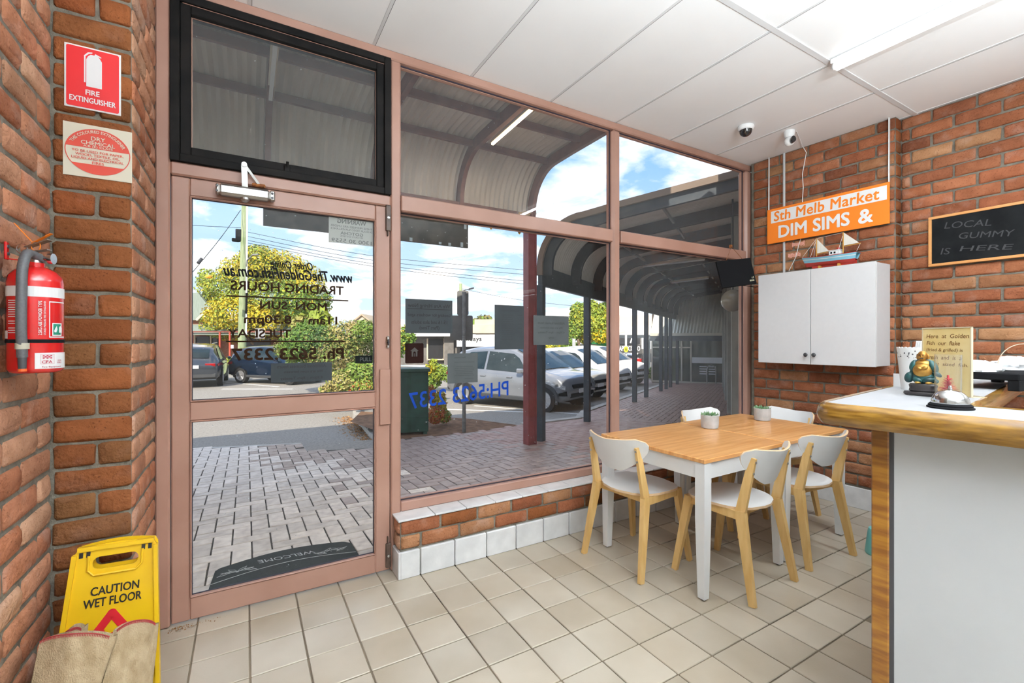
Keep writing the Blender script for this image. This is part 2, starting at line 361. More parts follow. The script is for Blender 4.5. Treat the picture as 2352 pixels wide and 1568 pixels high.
# ------------------------------------------------------------------ bricks
_bm = {}
def brick_mesh(L, H, D, var, mat):
    k = (round(L, 2), round(H, 3), var, mat.name)
    if k in _bm: return _bm[k]
    L = k[0]; rr = random.Random(hash(k) & 0xffff); J = lambda a: rr.uniform(-a, a)
    def ring(ins, y, c, jt):
        hx, hz = L/2-ins, H/2-ins
        pts = [(-hx+c,-hz),(-.33*hx,-hz),(.33*hx,-hz),(hx-c,-hz),(hx,-hz+c),(hx,hz-c),(hx-c,hz),(.33*hx,hz),(-.33*hx,hz),(-hx+c,hz),(-hx,hz-c),(-hx,-hz+c)]
        return [(a+J(jt), y+J(jt*.5), b+J(jt)) for a, b in pts]
    V = ring(0, -.05, .004, 0) + ring(0, D-.011, .006, .0022) + ring(.004, D-.004, .009, .0022) + ring(.012, D, .012, .003)
    F = []
    for r in range(3):
        for i in range(12): F.append((r*12+i, r*12+(i+1) % 12, (r+1)*12+(i+1) % 12, (r+1)*12+i))
    F.append(tuple(36+i for i in range(12)))
    b = MB(); b.add(V, F); me = b.mesh('brick', mat, 45); _bm[k] = me; return me
CH = CZ/34
def brick_face(par, org, ang, length, mat, z0=0, z1=CZ, first=.0, D=.008, end_half=(False, False), JN=.011, maxn=300, skip=None):
    """courses of bricks on a face; local x runs along the face, outward normal is local -y rotated by ang"""
    M = Matrix.Translation(org) @ Matrix.Rotation(ang, 4, 'Z') ; k0 = int(round(z0/CH)); n = 0
    for c in range(k0, 34):
        zb = c*CH
        if zb > z1-.02: break
        x = -.121 if (c % 2 == 0) else 0.0
        x += first
        while x < length-.012:
            a, b = max(x, 0), min(x+.242, length); x += .242
            if b-a < .03: continue
            lx = (a+b)/2; ln = b-a-JN
            if skip and skip(lx, zb+CH/2): continue
            me = brick_mesh(ln, CH-JN, D, random.randint(0, 3), mat)
            p = M @ Vector((lx+random.uniform(-.0015, .0015), 0, zb+CH/2+random.uniform(-.0015, .0015)))
            o = link('brick', me, par, p, (random.uniform(-.012, .012), random.uniform(-.008, .008), ang+PI+random.uniform(-.01, .01))); n += 1
    return n
# left wall, pier face and its return (three faces of one wall)
wl = struct('wall_left', MB().box((XL-.25, .55, 0), (XL-.004, YP+.1, CZ)).box((XL-.25, YP+.004, 0), (XP-.004, FY+.1, CZ)), MORTAR)
brick_face(wl, (XL, YP-.845, 0), PI/2, .845, BRICK_L, first=0, D=.005, JN=.014)
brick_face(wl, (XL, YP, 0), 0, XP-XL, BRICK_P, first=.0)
brick_face(wl, (XP, YP, 0), PI/2, FY-YP, BRICK_L, first=.0, D=.005, JN=.014)
struct('wall_back', MB().box((-3.4, -4.1, 0), (4.6, -4.0, CZ)).box((-3.5, -4.1, 0), (-3.4, .6, CZ)).box((-3.4, .5, 0), (XL-.2, .6, CZ)).box((4.45, -4.0, 0), (4.6, .3, CZ)), PLASTER)
ra = math.atan2(.05, 1.09)
b = MB(); b.M = Matrix.Translation((XR, 2.6, 0)) @ Matrix.Rotation(-PI/2+ra, 4, 'Z')
b.box((-.02, .004, 0), (1.09, .3, CZ)); b.M = None; b.box((4.349, .3, 0), (4.6, 1.55, CZ))
wr = struct('wall_right', b, MORTAR)
brick_face(wr, (XR, 2.6, 0), -PI/2+ra, 1.092, BRICK_R, z0=2*CH, first=0)
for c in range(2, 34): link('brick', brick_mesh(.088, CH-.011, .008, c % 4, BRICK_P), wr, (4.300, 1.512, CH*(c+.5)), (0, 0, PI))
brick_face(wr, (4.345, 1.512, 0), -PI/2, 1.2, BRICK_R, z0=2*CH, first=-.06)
tb = MB().box((-.1, -.012, 0), (.1, .01, .165), c=.003).mesh('skirting_tile', WTILE)
for k in range(6):
    p = Matrix.Translation((XR, 2.6, 0)) @ Matrix.Rotation(-PI/2+ra, 4, 'Z') @ Vector((.03+.205*k, 0, 0)); link('skirting_tile', tb, wr, p, (0, 0, -PI/2+ra))
for k in range(4): link('skirting_tile', tb, wr, (4.345, 1.41-.205*k, 0), (0, 0, -PI/2))
# dwarf wall under the shop window
XD = .748
wf = struct('wall_front', MB().box((XD+.004, DY+.004, 0), (XR+.1, FY+.15, .322)), MORTAR)
for k in range(17):
    x0 = XD+.0 if k == 0 else .8675+(k-1)*.2135+.0; x1 = .8675+k*.2135-.006
    b = MB().box((x0, DY-.011, .0), (x1, DY+.01, .152), c=.004); b.build('skirting_tile', WTILE, wf)
MB().box((XD-.012, DY-.008, 0), (XD+.01, FY, .152), c=.004).build('skirting_tile', WTILE, wf)
for c in range(2):
    x = XD
    first = True
    while x < XR:
        L = (.242 if c == 1 else .121) if first else .242; first = False
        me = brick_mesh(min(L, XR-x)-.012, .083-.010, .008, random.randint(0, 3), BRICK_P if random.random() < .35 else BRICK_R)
        link('brick', me, wf, (x+L/2, DY, .158+.083*(c+.5)), (0, 0, PI)); x += L
    link('brick', brick_mesh(.10, .073, .008, c, BRICK_L), wf, (XD, DY+.06, .158+.083*(c+.5)), (0, 0, PI/2))
for k in range(18):
    x0 = XD-.012 if k == 0 else .955+(k-1)*.2; x1 = min(.955+k*.2-.004, XR)
    if x0 < XR-.01: MB().box((x0, DY-.012, .324+random.uniform(-.001,.001)), (x1, FY+.02, .335), c=.002).build('sill_tile', WTILE, wf)
struct('wall_bulkhead', MB().box((-12, FY+.0, CZ+.085), (4.35, FY+.095, 4.0)).box((-12, FY-.03, -.3), (XL-.26, FY+.095, CZ+.085)), PLASTER)
# ================================================================== shopfront framing
FD = .09
def member(nm, a, b, c=.008): return struct(nm, MB().box(a, b, c=c), PINK)
GASK = pm('gasket', (.03,.025,.04), rough=.6)
member('trim_1', (-.366, FY, 0), (-.308, FY+FD, CZ))                        # left jamb
member('trim_2', (-.308, FY, 2.985), (4.25, FY+FD, CZ))                    # head
member('trim_3', (.728, FY, .0), (.788, FY+FD, 2.985))                     # post by the door
member('trim_4', (2.448, FY-.004, .335), (2.532, FY+FD, 2.985), .02)      # mullion
member('trim_5', (4.152, FY-.004, .335), (4.262, FY+FD, 2.985), .02)      # right post
member('trim_6', (-.308, FY, 2.126), (.728, FY+FD, 2.19))                  # door head
member('trim_7', (.788, FY-.006, 2.108), (2.448, FY+FD-.01, 2.202), .006)  # transom
member('trim_8', (2.532, FY-.006, 2.108), (4.152, FY+FD-.01, 2.202), .006)
member('trim_9', (.788, FY, .335), (4.152, FY+FD, .392), .006)             # sill member
def pane(win, x0, x1, z0, z1, gm, y=FY+.062, bead=PINK):
    MB().box((x0, y, z0), (x1, y+.006, z1)).build('glass_pane', gm, win)
    b = MB(); w = .010
    for q in ((x0, x0+w, z0, z1), (x1-w, x1, z0, z1), (x0, x1, z0, z0+w), (x0, x1, z1-w, z1)):
        b.box((q[0], y-.022, q[2]), (q[1], y-.001, q[3]))
    b.build('glazing_bead', bead, win)
    b = MB(); w = .006
    for q in ((x0, x0+w, z0, z1), (x1-w, x1, z0, z1), (x0, x1, z0, z0+w), (x0, x1, z1-w, z1)):
        b.box((q[0], y-.030, q[2]), (q[1], y-.022, q[3]))
    b.build('gasket', GASK, win)
w2 = struct('window_2', None, None); pane(w2, .788, 2.448, .392, 2.108, GLASS); pane(w2, .788, 2.448, 2.202, 2.985, GLASSD)
w3 = struct('window_3', None, None); pane(w3, 2.532, 4.152, .392, 2.108, GLASSD); pane(w3, 2.532, 4.152, 2.202, 2.985, GLASSD)
# black awning window over the door
w1 = struct('window_1', None, None)
def rect_frame(b, x0, x1, z0, z1, t, y0, y1, c=.003):
    b.box((x0, y0, z0), (x0+t, y1, z1), c=c); b.box((x1-t, y0, z0), (x1, y1, z1), c=c)
    b.box((x0+t, y0, z0), (x1-t, y1, z0+t), c=c); b.box((x0+t, y0, z1-t), (x1-t, y1, z1), c=c)
    return b
rect_frame(MB(), -.308, .728, 2.19, 2.985, .038, FY-.012, FY+.09).build('outer_frame', BLACKF, w1)
rect_frame(MB(), -.270, .690, 2.228, 2.947, .042, FY+.004, FY+.07).build('sash', BLACKF, w1)
MB().box((-.229, FY+.04, 2.269), (.649, FY+.046, 2.907)).build('glass_pane', GLASSB, w1)
b = MB(); b.box((-.228, FY+.032, 2.268), (-.224, FY+.039, 2.908)); b.box((.646, FY+.032, 2.268), (.65, FY+.039, 2.908)); b.box((-.228, FY+.032, 2.904), (.65, FY+.039, 2.910)); b.build('glazing_bead', PINK, w1)
MB().box((-.26, FY+.002, 2.945), (.69, FY+.008, 2.949)).build('edge_strip', PINK, w1)
MB().box((.17, FY-.006, 2.225), (.20, FY+.01, 2.262), c=.004).tube([(.185, FY-.02, 2.25), (.185, FY-.03, 2.27)], .007).build('latch', BLACKF, w1)
# ------------------------------------------------------------------ door
d1 = struct('door_1', None, None); Y0 = FY+.004; Y1 = FY+.05
def dm(nm, a, b, c=.005): return MB().box((a[0], Y0, a[1]), (b[0], Y1, b[1]), c=c).build(nm, PINK, d1)
dm('stile', (-.304, .012), (-.232, 2.122)); dm('stile', (.641, .012), (.724, 2.122))
dm('top_rail', (-.232, 2.037), (.641, 2.122)); dm('middle_rail', (-.232, .962), (.641, 1.052)); dm('bottom_rail', (-.232, .012), (.641, .118))
for z0, z1, k in ((1.052, 2.037, 0), (.118, .962, 1)):
    MB().box((-.232, FY+.026, z0), (.641, FY+.032, z1)).build('glass_pane', GLASS, d1)
    b = MB(); w = .007
    for q in ((-.232, -.232+w, z0, z1), (.641-w, .641, z0, z1), (-.232, .641, z0, z0+w), (-.232, .641, z1-w, z1)):
        b.box((q[0], FY-.002, q[2]), (q[1], FY+.025, q[3]), c=.004)
    b.build('glazing_bead', PINK, d1)
    b = MB(); w = .010
    for q in ((-.232, -.232+w, z0, z1), (.641-w, .641, z0, z1), (-.232, .641, z0, z0+w), (-.232, .641, z1-w, z1)):
        b.box((q[0], FY+.018, q[2]), (q[1], FY+.0255, q[3]))
    b.build('gasket', GASK, d1)
MB().box((.662, FY-.012, .86), (.722, FY+.006, 1.18), c=.003).build('cover_plate', PINK, d1)      # meeting-stile plate
lk = MB().box((.700, FY-.008, 1.30), (.722, FY+.006, 1.372), c=.006).build('lock_plate', CHROME, d1)
MB().lathe([(.008, 0), (.008, .008), (.004, .010)], 12, o=(.711, FY-.008, 1.335), ax='y').tube([(.711, FY-.014, 1.352), (.711, FY-.014, 1.318)], .004).build('lock_cylinder', DKGREY, lk)
BRONZE = pm('dark_bronze', (.05,.03,.022), (.11,.07,.05), scale=20, rough=.45)
for z0, z1 in ((1.98, 2.13), (.03, .17)):
    f = MB().box((.697, FY-.012, z0), (.727, FY+.006, z1), c=.004).box((.705, FY-.016, z0-.03 if z0 > 1 else z1), (.712, FY+.004, z0 if z0 > 1 else z1+.04), c=.002).build('flush_bolt', BRONZE, d1)
    MB().lathe([(.008, 0), (.008, -.004), (.003, -.005)], 12, o=(.712, FY-.012, (z0+z1)/2), ax='y').build('thumb_slide', CHROME, f)
dc = MB().box((-.115, FY-.055, 2.050), (.105, FY-.004, 2.105), c=.012).build('door_closer', STEEL, d1)
MB().box((-.127, FY-.05, 2.052), (-.113, FY-.008, 2.103), c=.006).box((.103, FY-.05, 2.052), (.127, FY-.008, 2.103), c=.006).build('end_cap', STEEL, dc)
b = MB()
for p in ((.114, 2.066), (.114, 2.088)): b.lathe([(.006, 0), (.006, -.003), (.001, -.003)], 10, o=(p[0], FY-.05, p[1]), ax='y')
for p in ((-.121, 2.066), (-.121, 2.088)): b.lathe([(.005, 0), (.005, -.003), (.001, -.003)], 10, o=(p[0], FY-.05, p[1]), ax='y')
b.build('screw', DKGREY, dc)
MB().lathe([(.001, 2.030), (.012, 2.034), (.020, 2.043), (.020, 2.052)], 16, o=(-.005, FY-.03, 0)).build('valve_cap', STEEL, dc)
b = MB(); b.bar((-.005, FY-.03, 2.10), (-.008, FY-.045, 2.21), .026, .006, up=(0,1,0)); b.bar((-.008, FY-.045, 2.214), (.055, FY-.016, 2.135), .012, .005, up=(0,1,0))
b.lathe([(.012, -.006), (.012, .006)], 14, o=(-.008, FY-.047, 2.212), ax='y'); b.build('closer_arm', STEEL, dc)
RUST = pm('rust', (.16,.05,.015), (.35,.13,.03), scale=60, rough=.9)
MB().box((.025, FY-.02, 2.122), (.085, FY+.001, 2.138), c=.004).build('arm_bracket', RUST, dc)
# ================================================================== ceiling light, cameras
lt = thing('fluorescent_light', 'long white fluorescent tube light lit on the ceiling', 'ceiling light', (3.065, 1.40, CZ-.002))
MB().box((-.03, -1.26, -.028), (.03, 0, 0), c=.004).build('housing', WHITE, lt)
TUBE = pm('lit_tube', (.9,.9,.9), emit=(1,.98,.95), es=3.2, rough=.3)
MB().prism([(-.022,-.03),(-.026,-.05),(-.014,-.066),(.014,-.066),(.026,-.05),(.022,-.03)], -1.235, -.025, lambda u, v, w: (u, w, v)).build('diffuser', TUBE, lt)
MB().box((-.027, -.03, -.068), (.027, -.004, -.026), c=.01).box((-.027, -1.256, -.068), (.027, -1.23, -.026), c=.01).build('end_cap', WHITE, lt)
for q, lab in zip(FILL_PEND, ('added fill lamp hung on rods behind the camera, nearest the counter aisle', 'added fill lamp hung on rods out of view above the service area', 'added fill lamp hung on rods out of view at the back left of the room', 'added fill lamp hung on rods out of view at the back middle of the room')):
    r_ = copy_tree(lt, (q[0], q[1]+.63, q[2]), 0, lab)  # ceiling light copied as an added, unseen fill lamp
    for y in (-.2, -1.06): MB().tube([(0, y, 0), (0, y, CZ-q[2])], .005, 6).build('fill_lamp_rod', WHITE, r_)
dk = pm('dark_dome', (.01,.01,.012), rough=.08, coat=1)
p = onZ(1713, 290, CZ)
dcam = thing('dome_camera', 'smoked black dome camera in a white ring on the ceiling', 'security camera', (p.x, p.y, CZ))
MB().lathe([(.058, 0), (.062, -.012), (.055, -.03), (.048, -.034)], 28).build('base_ring', WHITE, dcam, 40)
MB().lathe([(.048, -.034)]+[(.047*cos(a), -.036-.045*sin(a)) for a in [R(x) for x in (0, 15, 30, 45, 60, 75, 89)]], 28).build('dome', dk, dcam, 60)
p = onZ(1813, 301, CZ)
wcam = thing('swivel_camera', 'small white swivel camera with black face hanging from the ceiling', 'security camera', (p.x, p.y, CZ))
MB().lathe([(.04, 0), (.042, -.012), (.036, -.04), (.03, -.055)], 24).build('mount', WHITE, wcam, 40)
hd = MB().lathe([(.002, -.045), (.02, -.05), (.034, -.068), (.037, -.085), (.034, -.102), (.02, -.118), (.002, -.122)], 24).build('head', WHITE, wcam, 60)
fc = MB(); fc.M = Matrix.Translation((-.016, -.026, -.09)) @ Matrix.Rotation(R(58), 4, 'Z') @ Matrix.Rotation(R(95), 4, 'Y')
fc.lathe([(.026, -.03), (.026, -.004), (.02, .004), (.008, .006)], 20, sq=(1, .72)); fc.build('lens_face', dk, hd, 40)
# ================================================================== right wall: sign, conduit, cable, cabinet, boat, board, monitor
ORANGE = pm('orange_board', (.93,.23,.012), rough=.5)
def wallp(px, py, off=0):  # point on the proud wall face
    return onP(px, py, (XR-off, 2.6, 0), (cos(ra), sin(ra), 0))
a = wallp(1766, 480, .03); b2 = wallp(1760, 561, .03); c = wallp(2045, 420, .03); d = wallp(2042, 514, .03)
yv = Vector((sin(ra), -cos(ra), 0)); zt = (a.z+c.z)/2; zb = (b2.z+d.z)/2; Ls = ((c-a).length+(d-b2).length)/2
ctr = (a+b2+c+d)/4; Hs = zt-zb
sg = thing('hanging_sign', 'orange and white sign reading Sth Melb Market DIM SIMS hung on cords', 'sign', (ctr.x, ctr.y, zb))
sg.rotation_euler = (0, 0, ra)
MB().box((-.006, -Ls/2, 0), (.006, Ls/2, Hs), c=.001).build('board', ORANGE, sg)
MB().box((-.008, -Ls/2+.015, Hs*.585), (-.006, Ls/2-.035, Hs-.022)).build('white_band', SIGNWHITE, sg)
text('Sth Melb Market', sg, ORANGE, frame((-.009, .0, Hs*.765), (0,-1,0), (0,0,1)), w=Ls*.86, h=Hs*.27, bold=.05, shear=.05, space=1.05)
text('DIM SIMS', sg, SIGNWHITE, frame((-.008, Ls*.085, Hs*.30), (0,-1,0), (0,0,1)), w=Ls*.60, h=Hs*.335, bold=.07)
text('&', sg, SIGNWHITE, frame((-.008, -Ls*.335, Hs*.28), (0,-1,0), (0,0,1)), w=Ls*.10, h=Hs*.33, bold=.07)
for y in (Ls/2-.012, -Ls/2+.004): MB().bar((0, y, Hs), (.004, y, CZ-zb-.002), .004, .014 if y > 0 else .022).build('hanging_strap', WHITE, sg)
cp_ = wallp(1801, 360, .012)
PVC = pm('grey_conduit', (.50,.50,.50), rough=.5)
cd = MB().tube([(cp_.x, cp_.y, CZ-.003), (cp_.x, cp_.y, 1.92)], .0105, 12).build('conduit', PVC, smooth=40); tag(cd, 'thin grey conduit pipe running down the brick behind the orange sign', 'pipe')
pts = [wallp(x, y, .012) for x, y in ((1846, 338), (1852, 350), (1848, 372), (1843, 400), (1845, 430), (1843, 462), (1846, 500), (1842, 540), (1834, 565), (1828, 590), (1812, 622))]
pts[0] = Vector((p.x+.05, p.y-.03, CZ-.002)); pts.insert(1, wallp(1846, 340, .01))
cbm = MB().tube(pts, .003, 6).build('camera_cable', WHITE, smooth=60); tag(cbm, 'thin white cable trailing down the brick wall beside the conduit', 'cable')
# wall cabinet
CX = 3.97; cy0, cy1, cyd = 2.40, 1.523, 1.965; cz0, cz1 = 1.150, 1.922
cab = thing('wall_cabinet', 'white two door wall cabinet under the orange sign', 'cabinet', (CX, (cy0+cy1)/2, cz0)); cab.rotation_euler = (0,0,0)
oy = (cy0+cy1)/2; hz = cz1-cz0
MB().box((.002, cy0-oy, .004), (.222, cy1-oy, hz-.004), c=.002).build('carcass', WLAM, cab)
for (ya, yb, ky) in ((cy0, cyd+.002, cyd+.028), (cyd-.003, cy1, cyd-.034)):
    dr = MB().box((-.018, ya-oy, 0), (0, yb-oy, hz), c=.0015).build('door', WLAM, cab)
    MB().lathe([(.006, -.018), (.006, -.028), (.014, -.032), (.017, -.040), (.012, -.046), (.001, -.047)], 16, o=(0, ky-oy, .078), ax='x').build('knob', DKGREY, dr, 50)
# model boat
q = onX(1930, 605, 4.03)
HULLB = pm('hull_blue', (.24,.55,.68), rough=.4); HULLR = pm('hull_red', (.42,.03,.02), rough=.4); SAIL = pm('sail_cloth', (.72,.68,.60), (.80,.77,.70), scale=3, stretch=(1,60,1), rough=.8); MAST = pm('mast_wood', (.55,.28,.05), rough=.4)
BL = .385
boat = thing('model_boat', 'model fishing boat with two sails on top of the white cabinet', 'model boat', (4.07, 1.885, cz1+.0), 0)
def hullp(t, s_):     # t along bow(0)..stern(1); s_ 0 keel .. 1 gunwale
    y = BL*(.5-t); w = .055*min(1, (t*2.6)**.7 if t > 0 else 0)*(1-.45*max(0, t-.65)/.35)
    zg = .088+.024*(1-t)**3+.012*max(0, t-.5); kz = .022+.012*(1-t)
    z = kz+(zg-kz)*s_; ww = w*(s_**.55)
    y2 = y - .035*(1-s_)*(1-t)**4 + .02*(1-s_)*t**6
    return ww, y2, z
for nm, s0, s1, mt in (('keel', 0, .42, HULLR), ('hull', .42, 1, HULLB)):
    b = MB()
    for sd in (-1, 1): b.grid(lambda u, v: (lambda p: (sd*p[0], p[1], p[2]))(hullp(u, s0+(s1-s0)*v)), 20, 5)
    b.grid(lambda u, v: (lambda p: ((v*2-1)*p[0]*.98, p[1], p[2]-.002))(hullp(u, s1)), 20, 2)
    if nm == 'keel':
        b.box((-.004, -BL*.47, .018), (.004, BL*.30, .040))
    h_ = b.build(nm, mt, boat, 50)
    if nm == 'hull': hull_ = h_
b = MB()
for sd in (-1, 1): b.grid(lambda u, v: (lambda p: (sd*(p[0]+.0012), p[1], p[2]))(hullp(u, .72+.07*v)), 20, 1)
b.build('white_stripe', WHITE, hull_)
b = MB()
for sd in (-1, 1): b.tube([(lambda p: (sd*p[0], p[1], p[2]+.002))(hullp(k/16, 1)) for k in range(17)], .0025, 6)
b.build('gunwale', HULLR, hull_)
b = MB()
for y in (.055, -.075): b.box((-.03, y-.006, 0), (.03, y+.006, .03), c=.001)
b.box((-.026, -.075, .0), (-.018, .055, .012)).box((.018, -.075, .0), (.026, .055, .012)); b.build('stand', MAST, boat)
ch_ = MB().box((-.025, -.085, .09), (.025, -.01, .128), c=.003).box((-.028, -.09, .128), (.028, -.005, .133), c=.002).build('wheelhouse', WHITE, boat)
b = MB()
for y in (-.028, -.05): b.box((-.0265, y-.006, .107), (-.0245, y+.006, .120))
b.build('window', BLACK, ch_)
MB().lathe([(.012, .133), (.012, .147), (.009, .150)], 12, o=(0, -.065, 0)).build('funnel', HULLR, boat)
for y, z1_ in ((.085, .245), (-.095, .255)):
    MB().tube([(0, y, .085), (0, y, z1_)], .0038, 8).build('mast', MAST, boat)
MB().tube([(0, -.095, .152), (0, -.205, .156)], .0025, 6).tube([(0, .083, .125), (0, .0, .13)], .0025, 6).build('boom', MAST, boat)
MB().prism([(.080, .130), (.080, .238), (.0, .136)], -.001, .001, lambda u, v, w: (w, u, v)).build('sail', SAIL, boat)
MB().prism([(-.100, .158), (-.100, .252), (-.195, .162)], -.001, .001, lambda u, v, w: (w, u, v)).build('sail', SAIL, boat)
b = MB()
for p0, p1 in (((0, .085, .244), (0, .19, .112)), ((0, .085, .24), (.03, .12, .10)), ((0, .085, .24), (-.03, .115, .10)), ((0, .085, .245), (0, -.095, .254)), ((0, -.095, .24), (-.03, -.07, .10)), ((0, -.203, .156), (0, -.18, .105))):
    b.tube([p0, p1], .0011, 5)
b.build('rigging', SIGNWHITE, boat)
boat.scale = (1.06, 1.08, 1.08)
# peeled paper traces on the brick
for x0, y0, x1, y1 in ((1819, 560, 1854, 570), (1810, 585, 1838, 592)):
    p0 = wallp(x0, y0, .009)
    b = MB()
    for k in range(9):
        yy = p0.y-.012*k; b.box((p0.x-.0005, yy, p0.z-random.uniform(.02,.035)), (p0.x+.0005, yy-.011, p0.z+random.uniform(.0, .012)))
    o = b.build('paper_scrap', pm('scrap_pink%d' % x0, (.80,.45,.38), (.62,.24,.14), scale=160, rough=.9)); tag(o, 'torn paper scrap stuck to the brick behind the model boat, %s' % ('upper piece' if y0 < 580 else 'lower piece'), 'paper scrap')
# chalkboard
bx = 4.318; z0, z1 = 1.882, 2.243; y0, y1 = 1.338, .62
cbd = thing('chalkboard', 'framed blackboard with faint chalk writing on the right brick wall', 'blackboard', (bx, (y0+y1)/2, z0))
SLATE = pm('slate', (.007,.0075,.0085), (.017,.018,.019), scale=5, rough=.8, spec=.15)
FRW = pm('board_frame_wood', (.62,.27,.08), (.72,.36,.13), scale=5, stretch=(1,1,1), rough=.4)
hy = (y0-y1)/2; hz = z1-z0
MB().box((-.004, -hy+.015, .015), (.008, hy-.015, hz-.015)).build('writing_surface', SLATE, cbd)
b = MB(); t_ = .019
b.box((-.010, -hy, 0), (.010, hy, t_), c=.002).box((-.010, -hy, hz-t_), (.010, hy, hz), c=.002).box((-.010, -hy, t_), (.010, -hy+t_, hz-t_), c=.002).box((-.010, hy-t_, t_), (.010, hy, hz-t_), c=.002); b.build('frame', FRW, cbd)
CHALK = pm('faint_chalk', (.055,.055,.058), rough=.9)
for s_, yy, zz, w_, h_ in (('LOCAL', .15, .27, .24, .045), ('GUMMY', .06, .18, .27, .042), ('IS', .265, .10, .05, .045), ('HERE', .06, .09, .26, .035)):
    text(s_, cbd, CHALK, frame((-.0045, yy, zz), (0,-1,-.12), (0,-.12,1)), w=w_, h=h_, shear=.1)
# back of a monitor in the window corner
mon = thing('hanging_screen', 'black screen seen from behind hanging in the window corner', 'screen', (4.02, 2.50, 1.86))
pA = [onY(1645, 600, 2.56), onY(1723, 592, 2.40), onY(1738, 650, 2.34), onY(1660, 661, 2.50)]
mon.location = pA[3]; pA = [p-pA[3] for p in pA]; nn = (pA[1]-pA[3]).cross(pA[0]-pA[3]).normalized()
if nn.y < 0: nn = -nn
b = MB(); b.add([*pA, *[p+nn*.022 for p in pA]], [(0,1,2,3),(7,6,5,4),(0,4,5,1),(1,5,6,2),(2,6,7,3),(3,7,4,0)]); b.build('casing', BLACK, mon)
def onm(u, v): return (pA[3]*(1-u)+pA[2]*u)*(1-v)+(pA[0]*(1-u)+pA[1]*u)*v
b = MB(); ux = (pA[2]-pA[3]).normalized(); vx = (pA[0]-pA[3]).normalized()
for u0, u1, v0, v1 in ((.82, .88, .10, .16), (.89, .95, .10, .155), (.90, .92, .2, .26), (.94, .96, .2, .28)):
    b.add([onm(u0, v0)-nn*.002, onm(u1, v0)-nn*.002, onm(u1, v1)-nn*.002, onm(u0, v1)-nn*.002], [(0,1,2,3)])
b.build('rating_label', pm('label_grey', (.35,.34,.22), rough=.6), mon)
b = MB(); h1 = onm(.30, 1); h2 = onm(.76, 1); hk = onY(1680, 566, 2.62)-mon.location
b.tube([h1, hk, h2], .0022, 5); b.box(hk+Vector((-.012, -.004, -.012)), hk+Vector((.012, .018, .016)), c=.002); b.build('hanging_cord', RUST, mon)
ce_ = MB().tube([mon.location+onm(.55, 0), wallp(1735, 659, .02), wallp(1748, 657, .012)], .003, 6).build('screen_cable', BLACK); tag(ce_, 'thin black cable from the hanging screen to the brick wall', 'cable')
# ================================================================== pier signs, extinguisher
sy = YP-.011
fs = thing('fire_sign', 'red and white fire extinguisher pictogram sign on the brick pier', 'sign', (-.472, sy, 2.168))
MB().box((-.0765, 0, 0), (.0765, .003, .2225), c=.001).build('plate', SIGNWHITE, fs)
def rr_poly(x0, z0, x1, z1, r, n=5):
    P = []
    for cx, cz, a0 in ((x1-r, z1-r, 0), (x0+r, z1-r, 90), (x0+r, z0+r, 180), (x1-r, z0+r, 270)):
        for k in range(n+1): a = R(a0+90*k/n); P.append((cx+r*cos(a), cz+r*sin(a)))
    return P
MB().prism(rr_poly(-.071, .0055, .071, .217, .006), -.001, 0, lambda u, v, w: (u, w, v)).build('red_field', SIGNRED, fs)
b = MB()
b.prism([(-.018,.082),(.024,.082),(.024,.178),(.018,.190),(.010,.197),(-.006,.197),(-.013,.190),(-.018,.178)], -.002, -.001, lambda u, v, w: (u, w, v))
b.prism([(-.024,.095),(-.020,.095),(-.020,.188),(-.012,.198),(-.002,.202),(-.002,.206),(-.014,.203),(-.024,.190)], -.002, -.001, lambda u, v, w: (u, w, v))
b.prism([(.004,.197),(.022,.192),(.022,.196),(.006,.203)], -.002, -.001, lambda u, v, w: (u, w, v))
b.build('extinguisher_symbol', SIGNWHITE, fs)
text('FIRE', fs, SIGNWHITE, frame((-.001, -.002, .061), (1,0,0), (0,0,1)), w=.037, h=.0175, bold=.05)
text('EXTINGUISHER', fs, SIGNWHITE, frame((0, -.002, .033), (1,0,0), (0,0,1)), w=.124, h=.0185, bold=.05)
cs_ = thing('chemical_sign', 'cream dry chemical extinguisher card with red oval on the brick pier', 'sign', (-.458, sy, 1.928))
MB().box((-.094, 0, 0), (.094, .003, .187), c=.0008).build('card', CREAMSIGN, cs_)
E_ = lambda k: (.089*cos(k), .0935+.081*sin(k))
def seg(a0, a1, n=24): return [E_(R(a0+(a1-a0)*k/n)) for k in range(n+1)]
fz = lambda u, v, w: (u, w, v)
b = MB(); b.prism(seg(8, 172), -.001, 0, fz); b.prism(seg(215, 325), -.001, 0, fz)
ring = [E_(2*PI*k/48) for k in range(48)]
for k in range(48):
    p, q = ring[k], ring[(k+1) % 48]; b.prism([p, q, (q[0]*.975, .0935+(q[1]-.0935)*.975), (p[0]*.975, .0935+(p[1]-.0935)*.975)], -.0013, 0, fz)
b.build('red_oval', DIALRED, cs_)
text('THIS COLOURED EXTINGUISHER', cs_, CREAMSIGN, frame((0, -.002, .1645), (1,0,0), (0,0,1)), w=.178, h=.0105, bold=.03, arc=.080)
text('DRY', cs_, CREAMSIGN, frame((0, -.002, .1395), (1,0,0), (0,0,1)), w=.038, h=.0135, bold=.04)
text('CHEMICAL', cs_, CREAMSIGN, frame((0, -.002, .1225), (1,0,0), (0,0,1)), w=.092, h=.0135, bold=.04)
text('A:B (E) CLASS', cs_, CREAMSIGN, frame((0, -.002, .1095), (1,0,0), (0,0,1)), w=.080, h=.009, bold=.03)
for k, (s_, w_) in enumerate((('TO BE USED FOR PAPER,', .140), ('WOOD, TEXTILE, OIL,', .122), ('LIQUID AND ELECTRICAL', .142), ('FIRES', .032))):
    text(s_, cs_, DIALRED, frame((0, -.002, .0905-.0125*k), (1,0,0), (0,0,1)), w=w_, h=.0095 if k % 2 else .0095, bold=.03)
